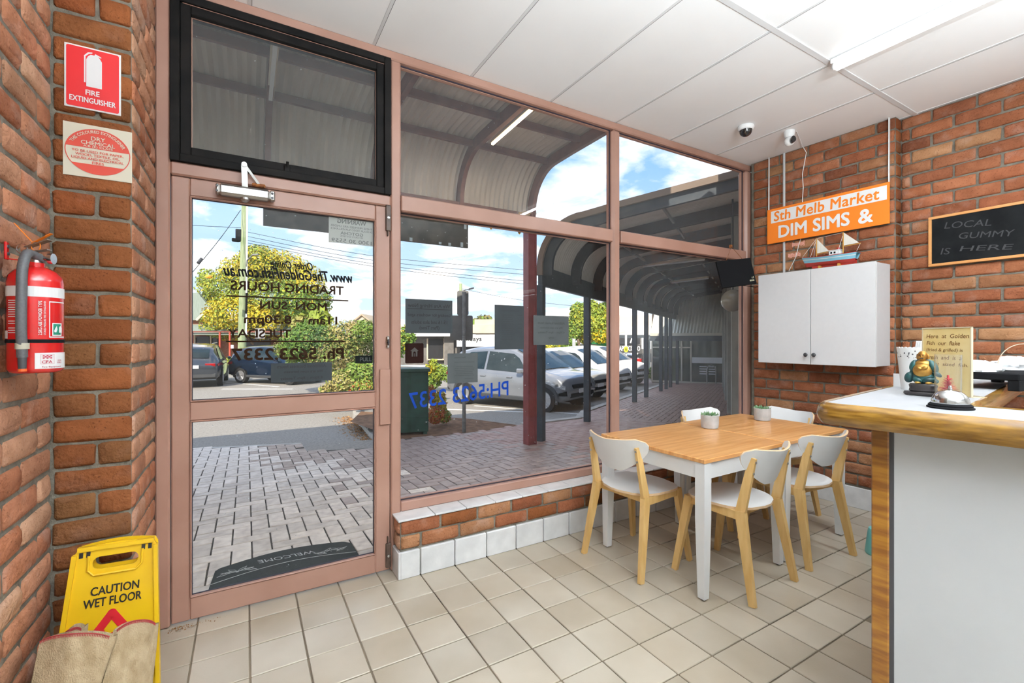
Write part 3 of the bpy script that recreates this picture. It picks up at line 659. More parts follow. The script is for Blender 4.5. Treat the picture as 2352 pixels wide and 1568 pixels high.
# extinguisher
ER = .0575; ex = thing('fire_extinguisher', 'red dry powder fire extinguisher with grey hose hung on left brick wall', 'fire extinguisher', (-.512, 1.785, 1.258))
MB().lathe([(.048, 0), (.054, .004), (ER, .012), (ER, .252), (.055, .268), (.045, .283), (.030, .293), (.019, .297), (.019, .308)], 36).build('cylinder', RED, ex, 40)
vw = Vector((0,0,0))-Vector((-.512, 1.785, 0)); va = math.atan2(vw.y, vw.x)   # azimuth from the bottle to the viewer
def band(z0, z1, a0, a1, r, n=20):
    b = MB(); b.grid(lambda u, v: (r*cos(R(a0+(a1-a0)*u)), r*sin(R(a0+(a1-a0)*u)), z0+(z1-z0)*v), n, 1); return b
V0 = math.degrees(va)
band(.210, .238, V0-88, V0+82, ER+.0006).build('white_band', SIGNWHITE, ex)
band(.012, .056, V0-2, V0+88, ER+.0006).build('service_label', SIGNWHITE, ex)
def cyl(ang, z): a = R(V0+ang); return frame((0,0,z), (-sin(a), cos(a), 0), (0,0,1)) @ Matrix.Translation((0, 0, ER+.001))
def ctext(s_, ang, z, mt, w=None, h=None, up=False, bold=.02, nm='lettering'):
    a = R(V0+ang)
    if up:   # reads bottom to top
        M = frame((0,0,z), (0,0,1), (sin(a), -cos(a), 0)) ; M.translation = Vector((cos(a), sin(a), 0))*(ER+.001)+Vector((0,0,z)); return text(s_, ex, mt, M, w=w, h=h, bold=bold, name=nm)
    return text(s_, ex, mt, cyl(ang, z), w=w, h=h, bold=bold, wrap=ER+.001, name=nm)
ctext('2.5KG ABE POWDER TYPE', 8, .152, SIGNWHITE, w=.094, h=.0072, up=True, bold=.03)
ctext('STORED PRESSURE FIRE EXTINGUISHER', 17, .152, SIGNWHITE, w=.094, h=.0042, up=True, bold=.02)
b = MB()
for z0, z1, a0, a1 in ((.196,.199,26,72),(.098,.101,26,72),(.098,.199,26,28)):
    b.grid(lambda u, v: ((ER+.001)*cos(R(V0+a0+(a1-a0)*u)), (ER+.001)*sin(R(V0+a0+(a1-a0)*u)), z0+(z1-z0)*v), 10, 1)
b.grid(lambda u, v: ((ER+.001)*cos(R(V0+33+27*u)), (ER+.001)*sin(R(V0+33+27*u)), .103+.036*v), 8, 1)
for k in range(15):
    zz = .197-.0062*k
    if k in (8, 11): continue
    b.grid(lambda u, v: ((ER+.001)*cos(R(V0-62+34*u)), (ER+.001)*sin(R(V0-62+34*u)), zz+.0022*v), 8, 1)
b.grid(lambda u, v: ((ER+.001)*cos(R(V0-88+24*u)), (ER+.001)*sin(R(V0-88+24*u)), .095+.022*v), 6, 1)
b.build('instruction_print', SIGNWHITE, ex)
GRN = pm('symbol_green', (.01,.19,.12), rough=.5)
b = MB(); b.grid(lambda u, v: ((ER+.0015)*cos(R(V0+35+21*u)), (ER+.0015)*sin(R(V0+35+21*u)), .106+.030*v), 8, 1); gs = b.build('green_symbol', GRN, ex)
MB().prism([(-.012,.0),(-.008,.010),(-.010,.005),(-.005,.014),(-.003,.004),(-.006,-.004),(-.011,-.004)], 0, .0003, lambda u, v, w: tuple((cyl(42, .120) @ Vector((u+.006, v-.003, w+.0012))))).build('flame', SIGNWHITE, gs)
MB().prism([(.002,-.008),(.010,-.008),(.010,.006),(.007,.010),(.004,.010),(.002,.006)], 0, .0003, lambda u, v, w: tuple((cyl(47, .120) @ Vector((u, v, w+.0016))))).build('bottle_symbol', SIGNWHITE, gs)
CFAR = pm('badge_red', (.45,.02,.05), rough=.5)
b = MB(); Mc = cyl(22, .036)
for i in range(5):
    for j in range(3):
        if (i+j) % 2 == 0: b.add([Mc @ Vector((-.010+.004*i+dx, .004+.0032*j+dz, .0014)) for dx, dz in ((0,0),(.004,0),(.004,.0032),(0,.0032))], [(0,1,2,3)])
for q in ((-.0145,-.011,.0145,-.0105),(-.0145,.0155,.0145,.016),(-.0145,-.011,-.014,.016),(.014,-.011,.0145,.016)):
    b.add([Mc @ Vector((x, z, .0014)) for x, z in ((q[0],q[1]),(q[2],q[1]),(q[2],q[3]),(q[0],q[3]))], [(0,1,2,3)])
b.build('badge', CFAR, ex)
ctext('CFA', 22, .031, CFAR, w=.022, h=.0075, bold=.05); ctext('WIN', 52, .034, CFAR, w=.012, h=.004, bold=.03); ctext('FIRE', 52, .028, CFAR, w=.013, h=.004, bold=.03)
ctext('Fire Equipment', 34, .0165, CFAR, w=.046, h=.0052, bold=.02)
HOSE = pm('grey_rubber', (.075,.075,.08), (.10,.10,.105), scale=200, rough=.5)
hd_ = Vector((cos(va+R(-22)), sin(va+R(-22)), 0)); tn = Vector((-sin(va), cos(va), 0))
P = [Vector((0,0,.318))+tn*.014, Vector((0,0,.330))+hd_*.02, Vector((0,0,.326))+hd_*.045]+[Vector((0,0,z))+hd_*r_ for z, r_ in ((.30,.061),(.27,.068),(.20,.071),(.13,.072),(.08,.070),(.045,.067))]
P = [P[0]]+[p for p in P[1:]]
def smooth_path(P, n=4):
    out = []
    for i in range(len(P)-1):
        p0, p1, p2, p3 = P[max(i-1,0)], P[i], P[i+1], P[min(i+2,len(P)-1)]
        for k in range(n):
            t = k/n; out.append(.5*((2*p1)+(p2-p0)*t+(2*p0-5*p1+4*p2-p3)*t*t+(3*p1-p0-3*p2+p3)*t**3))
    return out+[P[-1]]
hs_ = MB().tube(smooth_path(P), .0112, 14).build('hose', HOSE, ex, 60)
e0 = P[-1]; MB().tube([e0+Vector((0,0,.004)), e0-Vector((0,0,.032))], [.0095,.008], 14).build('nozzle', DKGREY, hs_, 50)
MB().tube([e0-Vector((0,0,.031)), e0-Vector((0,0,.038))], .0088, 14).build('orange_tip', pm('orange_rubber', (.75,.12,.02), rough=.5), hs_, 50)
MB().tube([P[-1]+Vector((0,0,.022)), P[-1]+Vector((0,0,.038))], .0142, 14).build('hose_clip', pm('clip_beige', (.45,.42,.33), rough=.5), hs_, 50)
MB().lathe([(ER+.0008, .083), (ER+.0012, .085), (ER+.0012, .091), (ER+.0008, .093)], 36).build('strap', BLACK, ex)
vb = MB().lathe([(.014, .306), (.014, .326), (.011, .330)], 16).box((-.010, -.012, .322), (.012, .012, .336), c=.002).build('valve', STEEL, ex, 40)
gg = Vector((cos(va+R(62)), sin(va+R(62)), 0))
MB().tube([gg*.010+Vector((0,0,.322)), gg*.032+Vector((0,0,.322))], .006, 10).tube([gg*.030+Vector((0,0,.322)), gg*.040+Vector((0,0,.322))], .015, 18).build('gauge', CHROME, vb, 40)
lev = Vector((cos(va+R(50)), sin(va+R(50)), 0))
b = MB(); b.bar(Vector((0,0,.336))-lev*.025, Vector((0,0,.346))+lev*.035, .016, .003); b.bar(Vector((0,0,.352))-lev*.022, Vector((0,0,.374))+lev*.036, .018, .003); b.build('lever', STEEL, vb)
b = MB(); c0 = Vector((0,0,.348))-lev*.035
b.tube([c0+lev*(.014*cos(2*PI*k/16))+Vector((0,0,.014*sin(2*PI*k/16))) for k in range(16)], .0013, 6, closed=True); b.build('pull_pin', CHROME, vb)
OT = pm('orange_tag', (.90,.22,.01), rough=.5)
b = MB(); k0 = Vector((0,0,.368)); b.bar(k0-lev*.01, k0-lev*.055+Vector((0,0,.052)), .003, .001); b.bar(k0, k0+lev*.040+Vector((0,0,.024)), .010, .001); b.tube([k0+lev*.012*cos(2*PI*k/12)+Vector((0,0,-.012+.014*sin(2*PI*k/12))) for k in range(12)], .0012, 5, closed=True); b.build('seal_tag', OT, vb)
br = MB().box((-.068, .012, .315), (-.062, .030, .365), c=.002).bar((-.063, .022, .318), (-.012, .004, .312), .012, .003).box((-.024, -.012, .300), (-.006, .012, .313), c=.002).build('wall_bracket', RED, ex)
b = MB()
for z in (.332, .352): b.lathe([(.005, .0), (.005, .003), (.001, .004)], 10, o=(-.062, .021, z), ax='x')
b.build('screw', DKGREY, br)
# ================================================================== tables
def make_table(label, loc, rz, group):
    t = thing('cafe_table', label, 'table', loc, rz, group)
    MB().box((-.385, -.385, .712), (.385, .385, .735), c=.003).build('tabletop', PINE, t)
    b = MB(); a = .36
    for s in (-1, 1):
        b.box((-a+.02, s*a-.009, .625), (a-.02, s*a+.009, .712)); b.box((s*a-.009, -a+.02, .625), (s*a+.009, a-.02, .712))
    b.build('apron', WHITE, t)
    for x in (-1, 1):
        for y in (-1, 1):
            lg = MB(); cx, cy = x*.352, y*.352
            lg.bar((cx, cy, .712), (cx, cy, .42), .056, .056, up=(0,1,0)); lg.bar((cx, cy, .42), (cx+x*.004, cy+y*.004, .008), .056, .056, up=(0,1,0), taper=.70)
            o = lg.build('leg', WHITE, t)
            MB().lathe([(.012, 0), (.014, .008)], 8, o=(cx+x*.004, cy+y*.004, 0)).build('glide', DKGREY, o)
    return t
TG = 'white legged pine top cafe tables'
make_table('pine topped white cafe table, left one of the pair, nearest the door', (2.402, 1.905, 0), R(1.2), TG)
make_table('pine topped white cafe table, right one of the pair, nearest the brick wall', (3.186, 1.925, 0), R(1.2), TG)
# ================================================================== chairs
def make_chair(label, loc, rz, group):
    t = thing('dining_chair', label, 'chair', loc, rz, group)
    # seat: rounded plywood shell, faces +y
    def seatf(u, v):
        y = -.205+.42*v; k = (v-.5)*2
        w = .212*math.sqrt(max(0, 1-abs(k)**3.0))*(1+.09*k)
        w = max(w, .03)
        x = (u*2-1)*w; z = .462-.006*(1-(x/.2)**2)*(1-k*k)-.006*max(0, k)**3
        return (x, y, z)
    MB().shell(seatf, 12, 16, .013, 0, 1, 0).build('seat', [WHITE, BIRCHP], t, 50)
    # curved backrest (viewed along y), ends sweep forward
    def backf(u, v):
        k = v                               # 0 bottom .. 1 top
        w = .225*(.30+.70*math.sin(min(1, .10+k*1.02)*PI/2)**1.0) if k < .86 else .225*math.sqrt(max(.05, 1-((k-.86)/.14)**2*.35))
        w = .055+.17*math.sin(min(1.0, (k/.82))*PI/2)**.9 if k <= .82 else .225-.05*((k-.82)/.18)**2
        x = (u*2-1)*w
        z = .585+.20*k - .012*(1-(abs(x)/.225))*(k**2) + .012*(abs(x)/.225)**2*k
        y = -.235-.02*k+1.8*x*x-.05*(k-.5)
        return (-x, y, z)
    MB().shell(backf, 16, 10, .010, 0, 1, 0).build('backrest', [WHITE, BIRCHP], t, 50)
    for s in (-1, 1):
        b = MB()
        foot = Vector((s*.222, -.240, 0)); knee = Vector((s*.187, -.158, .452)); top = Vector((s*.178, -.217, .742))
        b.bar(foot, knee, .022, .034, up=(0,1,0), taper=1.5); b.bar(knee-Vector((0,0,.008)), top, .022, .051, up=(0,1,0), taper=.72)
        lg = b.build('rear_leg', BIRCH, t)
        b = MB()
        for z, y in ((.720, -.2275), (.660, -.2165)):
            b.lathe([(.0065, 0), (.0065, -.003), (.002, -.0045)], 10, o=(s*(.178+(.742-z)*.03), y-.0055, z), ax='y')
        b.build('screw', STEEL, lg)
        b = MB(); b.bar((s*.218, .222, 0), (s*.178, .150, .445), .022, .032, up=(0,1,0), taper=1.5); b.build('front_leg', BIRCH, t)
        b = MB(); b.bar((s*.186, -.155, .425), (s*.180, .150, .428), .020, .044); b.build('side_rail', BIRCH, t)
    b = MB(); b.bar((-.178, .135, .425), (.178, .135, .425), .020, .04); b.bar((-.184, -.12, .422), (.184, -.12, .422), .020, .04); b.build('cross_rail', BIRCH, t)
    return t
CG = 'white plywood dining chairs around the cafe tables'
ch = make_chair('white plywood chair with birch legs at the left end of the tables', (2.106, 2.056, 0), R(-90+5), CG)
copy_tree(ch, (2.414, 1.625, 0), R(4), 'white plywood chair at the front of the left table, back to the camera', CG)
copy_tree(ch, (3.085, 1.640, 0), R(-5), 'white plywood chair with birch legs at the front of the right table, beside the counter', CG)
copy_tree(ch, (3.17, 2.215, 0), R(180), 'white plywood chair behind the tables with its back against the window', CG)
copy_tree(ch, (3.60, 2.09, 0), R(90-10), 'white plywood chair at the far right end of the tables, by the brick wall', CG)
# ================================================================== potted succulents
GR1 = pm('succulent_green', (.06,.20,.05), (.30,.42,.26), scale=40, rough=.6)
def pot(label, x, y):
    t = thing('potted_succulent', label, 'potted plant', (x, y, .735), random.random(), 'succulents in concrete pots')
    MB().lathe([(.040, 0), (.046, .004), (.049, .03), (.049, .076), (.043, .078), (.042, .062)], 28).build('pot', CONC, t, 40)
    MB().lathe([(.042, .060), (.0, .064)], 20).build('soil', pm('soil', (.05,.035,.02), rough=1) if 'soil' not in MATS else MATS['soil'], t)
    b = MB(); rr = random.Random(label)
    for k in range(85):
        a = rr.uniform(0, 2*PI); r_ = .040*math.sqrt(rr.random()); c = Vector((r_*cos(a), r_*sin(a), .064))
        d = Vector((cos(a)*rr.uniform(.1,.8), sin(a)*rr.uniform(.1,.8), 1)).normalized(); L = rr.uniform(.018, .038)*(1.1-.3*r_/.04)
        sd = d.cross(Vector((rr.random(), rr.random(), .3))).normalized()*rr.uniform(.003,.006)
        b.add([c-sd*.4, c+sd*.4, c+d*L*.6+sd, c+d*L, c+d*L*.6-sd], [(0,1,2,3,4)])
    b.build('leaves', GR1, t); t.scale = (1.2, 1.2, 1.2)
p = onZ(1639, 984, .735); pot('small succulent in a round concrete pot, left one on the tables', p.x, p.y+.03)
p = onZ(1760, 966, .735); pot('small succulent in a round concrete pot, right one on the tables', p.x, p.y+.03)
# ================================================================== counter
ZC = 1.17; KA = R(8); KO = Vector((1.415, .684, 0))
def kloc(x, y, z=0): return KO + Matrix.Rotation(KA, 3, 'Z') @ Vector((x, y, z))
ct = thing('counter', 'white topped service counter with varnished oak edge and grey front', 'counter', KO, KA)
def rounded_L(pts, rad):
    out = []
    n = len(pts)
    for i in range(n):
        p = Vector((*pts[i], 0)); a = (Vector((*pts[i-1], 0))-p).normalized(); b_ = (Vector((*pts[(i+1) % n], 0))-p).normalized(); r_ = rad[i]
        if r_ <= 0: out.append((p.x, p.y)); continue
        for k in range(6):
            t = k/5; q = (p+a*r_)*(1-t)**2+p*2*t*(1-t)+(p+b_*r_)*t*t; out.append((q.x, q.y))
    return out
TOP = [(0, 0), (2.85, -.02), (2.85, -.30), (.255, -.290), (.255, -2.4), (0, -2.4)]
MB().prism(rounded_L([(.012, -.012), (2.85, -.03), (2.85, -.288), (.243, -.278), (.243, -2.4), (.012, -2.4)], [.04, 0, 0, 0, 0, 0]), ZC-.05, ZC).build('worktop', pm('worktop_white', (.29,.29,.30), (.33,.33,.335), scale=2.5, stretch=(1,4,1), rough=.5, spec=.2), ct)
# half-round oak nosing swept along the outer edges
def nosing(path, r_h=.031, outw=.026):
    b = MB(); P = [Vector((*p, 0)) for p in path]; prof = [(0, .001), (.010, .002), (.020, -.005), (outw, -.016), (outw+.002, -.031), (outw-.001, -.047), (.016, -.058), (0, -.060)]
    V = []
    for i, p in enumerate(P):
        t = (P[min(i+1, len(P)-1)]-P[max(i-1, 0)]).normalized(); nn = Vector((-t.y, t.x, 0))
        V += [p+nn*(a-.012)+Vector((0, 0, ZC+z)) for a, z in prof]
    m = len(prof); F = []
    for i in range(len(P)-1):
        for k in range(m): F.append((i*m+k, i*m+(k+1) % m, (i+1)*m+(k+1) % m, (i+1)*m+k))
    F += [tuple(range(m)), tuple((len(P)-1)*m+k for k in range(m))[::-1]]
    return b.add(V, F)
outer = [(0, -2.4), (0, -1.2), (0, -.4)]+[(.05-.05*cos(R(k*15)), -.05+.05*sin(R(k*15))) for k in range(7)]+[(.4, 0), (1.4, -.01), (2.85, -.02)]
nosing(outer).build('oak_nosing', VARNX, ct, 35)
nosing([(2.85, -.296), (1.4, -.291), (.262, -.286), (.262, -1.2), (.262, -2.4)]).build('oak_nosing', VARNX, ct, 35)
FXc = .088
MB().box((FXc, -2.4, .0), (FXc+.02, -.135, ZC-.055)).build('front_panel', GREYLAM, ct)
MB().box((FXc+.02, -.125, 0), (2.85, -.105, ZC-.055)).build('end_panel', GREYLAM, ct)
MB().box((FXc-.006, -.143, 0), (FXc+.034, -.104, ZC-.058), c=.003).build('corner_post', VARN, ct)
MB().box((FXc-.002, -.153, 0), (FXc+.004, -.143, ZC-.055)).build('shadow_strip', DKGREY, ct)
# desk bell
BX = kloc(.168, -.262, ZC); BX = Vector((1.60, .452, ZC))
bell = thing('service_bell', 'silver desk bell on a black base at the counter corner', 'bell', BX)
MB().lathe([(.058, 0), (.059, .004), (.054, .008), (.055, .011), (.050, .016), (.046, .018)], 36).build('base', BLACK, bell, 40)
MB().lathe([(.0475, .017), (.048, .020), (.0465, .028), (.0435, .037), (.038, .046), (.029, .054), (.017, .059), (.006, .061)], 36).build('dome', CHROME, bell, 60)
MB().lathe([(.006, .059), (.006, .066), (.0045, .067), (.0045, .072), (.003, .074)], 14).build('plunger', CHROME, bell, 40)
bell.scale = (.8, .8, .8)
# buddha figurine
BRZ = pm('aged_gold', (.30,.13,.02), (.62,.36,.08), scale=25, rough=.35, metal=.6); TEAL = pm('teal_robe', (.006,.035,.04), (.015,.09,.085), scale=30, rough=.4)
DKW = pm('dark_base_wood', (.035,.03,.03), rough=.4)
bp = Vector((1.885, .598, ZC)); toC = math.atan2(-bp.y, -bp.x)
bud = thing('buddha_figurine', 'small laughing buddha figurine in gold and teal on a dark oval base', 'figurine', bp, toC+PI/2-R(14))   # local -y faces the camera
def mball(name, mat, parent, els, res=.0035, th=.6):
    mb = bpy.data.metaballs.new(name); mb.resolution = res; mb.render_resolution = res; mb.threshold = th
    for (x, y, z, r_, sx_, sy_, sz_) in els:
        e = mb.elements.new(); e.type = 'ELLIPSOID'; e.co = (x, y, z); e.radius = r_*1.55; e.size_x, e.size_y, e.size_z = sx_, sy_, sz_
    o = bpy.data.objects.new(name, mb); C.objects.link(o)
    dg = bpy.context.evaluated_depsgraph_get(); me = bpy.data.meshes.new_from_object(o.evaluated_get(dg))
    bpy.data.objects.remove(o); bpy.data.metaballs.remove(mb)
    me.materials.clear(); me.materials.append(mat)
    me.polygons.foreach_set('use_smooth', [True]*len(me.polygons)); me.name = name
    return link(name, me, parent)
def blob(name, mat, parent, els, n=14):
    """ellipsoids (centre, radii, tilt) lofted as one part"""
    b = MB()
    for (c, r_, rot) in els:
        M = Matrix.Translation(c) @ Matrix.Rotation(rot, 4, 'Y')
        b.M = M @ Matrix.Diagonal((*r_, 1)); b.lathe([(max(.001, sin(PI*k/n)), -cos(PI*k/n)) for k in range(n+1)], 20)
    return b.build(name, mat, parent, 60)
MB().lathe([(.9, 0), (1, .005), (1, .010), (.95, .014)], 40, sq=(.062, .036)).build('plinth', DKW, bud, 40)
MB().lathe([(.9, .014), (1, .018), (.94, .026), (1, .036), (.9, .042)], 40, sq=(.045, .030)).build('base', DKW, bud, 40)
bd = blob('body', BRZ, bud, [((0,-.006,.088), (.031,.026,.027), 0), ((0,-.002,.108), (.026,.018,.018), 0), ((0,-.006,.139), (.016,.016,.018), 0), ((-.004,-.014,.133), (.010,.008,.007), 0),
    ((-.016,-.004,.136), (.004,.005,.010), 0), ((.016,-.004,.136), (.004,.005,.010), 0), ((0,-.020,.137), (.004,.004,.004), 0), ((.012,-.028,.098), (.011,.008,.007), -.4), ((-.004,-.030,.096), (.009,.007,.006), .4), ((-.012,-.012,.046), (.011,.016,.006), 0), ((.020,-.012,.046), (.011,.016,.006), 0)])
b = MB()
for x in (-.006, .006): b.lathe([(.002, -.001), (.0012, .001)], 8, o=(x, -.0215, .1425), ax='y')
b.box((-.006, -.0222, .1285), (.006, -.019, .1315)); b.build('face_detail', DKW, bd)
blob('robe', TEAL, bud, [((0,.004,.064), (.038,.027,.022), 0), ((-.012,.0,.055), (.022,.026,.014), .2), ((.016,.0,.055), (.024,.026,.014), -.2), ((-.030,.004,.104), (.013,.018,.022), .35), ((.031,.002,.102), (.013,.018,.024), -.45), ((.041,.0,.078), (.018,.012,.008), .55), ((0,.010,.112), (.030,.014,.018), 0), ((.038,.0,.052), (.010,.012,.008), 0)])
blob('sack', TEAL, bud, [((-.044,.004,.062), (.016,.016,.020), .4), ((-.034,.004,.084), (.008,.008,.014), .5)])
bud.scale = (.80, .80, .92)
# lace-edged white pot with straws
lp = thing('lace_pot', 'white lace edged metal pot behind the figurine on the counter', 'pot', (2.09, .695, ZC))
def lacef(u, v): a = 2*PI*u; r_ = .030+.013*v; return (r_*cos(a), r_*sin(a), .150*v+(.004*abs(sin(a*11)) if v > .99 else 0))
b = MB(); b.grid(lacef, 88, 12); b.lathe([(.001, .001), (.030, .001)], 24); b.build('pot_body', WHITE, lp, 60)
b = MB(); rr = random.Random(3)
for k in range(70):
    a = rr.uniform(0, 2*PI); z = rr.uniform(.104, .143); r_ = .030+.013*z/.15+.0006; s_ = rr.uniform(.0012, .0028)
    b.prism([(s_*cos(t*PI/3), s_*sin(t*PI/3)) for t in range(6)], 0, .0004, lambda u, v, w: tuple(frame((r_*cos(a), r_*sin(a), z), (-sin(a), cos(a), 0), (0,0,1)) @ Vector((u, v, w))))
b.build('pierced_holes', DKGREY, lp); 
b = MB()
for k in range(3): b.tube([(.004*k, -.01+.008*k, .02), (.02+.006*k, -.022+.008*k, .175)], .004, 8)
b.build('straws', SIGNWHITE, lp)
# acrylic sign holder with a yellow note
sA = Vector((2.03, .645, ZC)); sB = Vector((1.94, .497, ZC)); ux = (sB-sA); SW = ux.length; ux.normalize(); sn = ux.cross(Vector((0,0,1)))
ah = thing('sign_holder', 'clear acrylic stand holding a yellow handwritten note on the counter', 'sign holder', (sA+sB)/2)
NOTE = pm('yellow_note', (.85,.62,.22), (.90,.73,.38), scale=6, rough=.6); INK = pm('brown_ink', (.22,.08,.01), rough=.6); AC = pm('acrylic_edge', (.72,.62,.42), rough=.2, coat=.5)
fA = frame((0,0,0), ux, (0,0,1)); 
fnp = lambda u, v, w: tuple(fA @ Vector((u, v, w)))
MB().prism([(-SW/2+.003,.003),(SW/2-.003,.003),(SW/2-.003,.217),(-SW/2+.003,.217)], -.001, .001, fnp).build('yellow_note', NOTE, ah)
b = MB(); t_ = .0035
for x0, z0, x1, z1 in ((-SW/2,0,-SW/2+t_,.221),(SW/2-t_,0,SW/2,.221),(-SW/2,.2175,SW/2,.221)): b.prism([(x0,z0),(x1,z0),(x1,z1),(x0,z1)], -.003, .003, fnp)
b.prism([(-SW/2,0),(SW/2,0),(SW/2,.003),(-SW/2,.003)], -.045, .004, fnp); b.build('acrylic_stand', AC, ah)
for k, (s_, w_, xo) in enumerate((('Here  at  Golden', .148, .004), ('Fish  our  flake', .118, -.010), ('(fried & grilled) is', .128, -.006), ('fresh  and  is  a', .120, -.006), ('great  sized  fish.', .142, .004))):
    text(s_, ah, INK, fA @ Matrix.Translation((xo, .192-.0235*k, .0012)), w=w_, h=.0135, shear=.12)
# glass with red coral
vs = thing('glass_tumbler', 'tall clear glass with a red coral ornament in front of the note', 'glass', (1.848, .527, ZC))
MB().lathe([(.030, 0), (.0305, .002), (.0315, .135), (.0300, .135), (.0290, .006), (.001, .005)], 32).build('glass_wall', CLEAR, vs, 40)
b = MB(); rr = random.Random(9)
for k in range(110):
    z0_ = .012+.050*(k/110); a = rr.uniform(0, 2*PI); L = .027*(1.05-k/150); d = Vector((cos(a), sin(a), .35))
    b.bar(Vector((0,0,z0_)), Vector((0,0,z0_))+d*L, .0035, .0012, taper=.3)
b.tube([(0,0,.005),(0,0,.072)], .003, 6); tag(b.build('coral_ornament', pm('coral_red', (.62,.015,.02), (.45,.01,.02), scale=60, rough=.35)), 'red spiky coral ornament inside the clear glass', 'ornament')
bpy.data.objects['coral_ornament'].location = (1.848, .527, ZC)
# white card at the pot, tray with bags
wc = MB().box((-.03, -.002, 0), (.03, .002, .05)).build('price_card', SIGNWHITE); wc.location = (2.165, .745, ZC); wc.rotation_euler = (0, 0, R(-60)); tag(wc, 'small blank white card standing behind the lace pot', 'card')
tr = thing('serving_tray', 'black footed serving tray at the right of the counter', 'tray', (2.52, .56, ZC), R(-4))
b = MB(); b.box((-.20, -.10, .035), (.26, .10, .062), c=.004); b.build('tray_deck', BLACK, tr)
for x, y in ((-.175, -.085), (.10, -.085), (-.175, .085), (.235, .085), (.235, -.085)): MB().box((x-.022, y-.015, 0), (x+.022, y+.015, .037), c=.002).build('foot', BLACK, tr)
BAG = pm('white_plastic_bag', (.80,.81,.82), rough=.35)
def bagm(name, x, y, sx_, sy_, sz_, lab):
    rr = random.Random(name+lab); off = Vector((rr.random()*9, 3, 1))
    b = MB()
    def f(u, v):
        a = 2*PI*u; ph = v*PI/2; r_ = cos(ph)**.6
        nn_ = noise.noise(Vector((3*cos(a), 3*sin(a), v*3))+off)*.35
        return (sx_*cos(a)*r_*(1+nn_), sy_*sin(a)*r_*(1+nn_), sz_*sin(ph)*(1+nn_*.8))
    b.grid(f, 28, 10); o = b.build(name, BAG, None, 40); o.location = (x, y, ZC+.062); return tag(o, lab, 'plastic bag', 'plastic bags on the tray')
bagm('plastic_bag', 2.43, .60, .10, .06, .035, 'flat white plastic bag on the tray, next to the yellow note')
bagm('plastic_bag', 2.70, .56, .13, .07, .045, 'crumpled white plastic bag on the right of the tray')
b = MB(); hb_ = []
for k in range(17):
    a = PI*k/16; hb_.append((.085*cos(a), 0, .085*sin(a)+.02))
b.tube(hb_, .0014, 6); o = b.build('wire_handle', pm('wire_tan', (.55,.42,.30), rough=.5)); o.location = (2.50, .50, ZC+.060); o.rotation_euler = (0, 0, R(-40)); tag(o, 'thin wire hoop handle arching over the plastic bags', 'handle')
# teal item at the floor behind the counter
o = MB().lathe([(.06, 0), (.065, .01), (.05, .14), (.045, .16)], 20).build('teal_tub', pm('teal_plastic', (.22,.62,.60), rough=.4), None, 40); pq = onZ(2003, 1277, 0); o.location = (pq.x+.062, pq.y-.005, 0); tag(o, 'teal plastic tub on the floor peeking from behind the counter', 'tub')
# ================================================================== caution sign and sacks at the left
YEL = pm('caution_yellow', (.80,.50,.012), (.72,.43,.01), scale=5, rough=.35); CBL = pm('print_black', (.012,.012,.012), rough=.5); CRD = pm('print_red', (.55,.012,.02), rough=.5)
cz_ = .665
cf = thing('wet_floor_sign', 'yellow caution wet floor A-frame sign leaning on the brick pier', 'floor sign', (-.405, 1.955, 0))
def Ms(dy): return Matrix.Translation((0, dy, 0)) @ Matrix.Rotation(R(-5.5), 4, 'X') @ Matrix.Rotation(R(2.2), 4, 'Y')
def cpan(nm, dy, thick):
    # outline with a grip hole, built as two halves joined
    out = [(-.150,0),(.150,0),(.108,.640),(.100,.655)]+[(.098-.196*k/8, .655+.012*sin(PI*k/8)) for k in range(9)]+[(-.108,.640)]
    hole = rr_poly(-.060, .585, .060, .625, .018, 4)
    bm = bmesh.new(); ov = [bm.verts.new((x, 0, z)) for x, z in out]; hv = [bm.verts.new((x, 0, z)) for x, z in hole]
    ed = [bm.edges.new((ov[i], ov[(i+1) % len(ov)])) for i in range(len(ov))]+[bm.edges.new((hv[i], hv[(i+1) % len(hv)])) for i in range(len(hv))]
    bmesh.ops.triangle_fill(bm, use_beauty=True, edges=ed)
    r_ = bmesh.ops.extrude_face_region(bm, geom=bm.faces[:]); vv = [g for g in r_['geom'] if isinstance(g, bmesh.types.BMVert)]
    for v in vv: v.co.y += thick
    bmesh.ops.recalc_face_normals(bm, faces=bm.faces[:])
    for v in bm.verts: v.co = Ms(dy) @ v.co
    me = bpy.data.meshes.new(nm); bm.to_mesh(me); bm.free(); me.materials.append(YEL); return link(nm, me, cf)
cpan('front_panel', 0, .006); cpan('rear_panel', .034, .006)
b = MB(); b.M = Ms(0)
for s in (-1, 1): b.bar((s*.147, .0, .0), (s*.106, .0, .64), .012, .02, up=(0,1,0))
b.bar((-.1, .004, .655), (.1, .004, .655), .02, .014)
b.tube([(x, -.003, z) for x, z in [(-.070, .632), (-.070, .585), (-.055, .568), (.055, .568), (.070, .585), (.070, .632)]], .004, 8)
b.build('raised_rim', YEL, cf)
b = MB(); b.M = Ms(0)
for x in (-.090, -.072, .072, .090): b.box((x-.005, -.002, .628), (x+.005, .002, .645))
b.build('hinge_slot', CBL, cf)
Mt = lambda x, z, y=-.0012: Ms(0) @ frame((x, y, z), (1,0,0), (0,0,1))
text('CAUTION', cf, CBL, Mt(.004, .515), w=.125, h=.027, bold=.045); text('WET FLOOR', cf, CBL, Mt(.0, .478), w=.150, h=.027, bold=.045)
b = MB(); b.M = Ms(0)
f3 = lambda u, v, w: (u, w, v)
for a, q in (((0, .437), (-.118, .262)), ((0, .437), (.118, .262)), ((-.118, .262), (.118, .262))): b.bar((a[0], -.0018, a[1]), (q[0], -.0018, q[1]), .024, .001, up=(0,1,0))
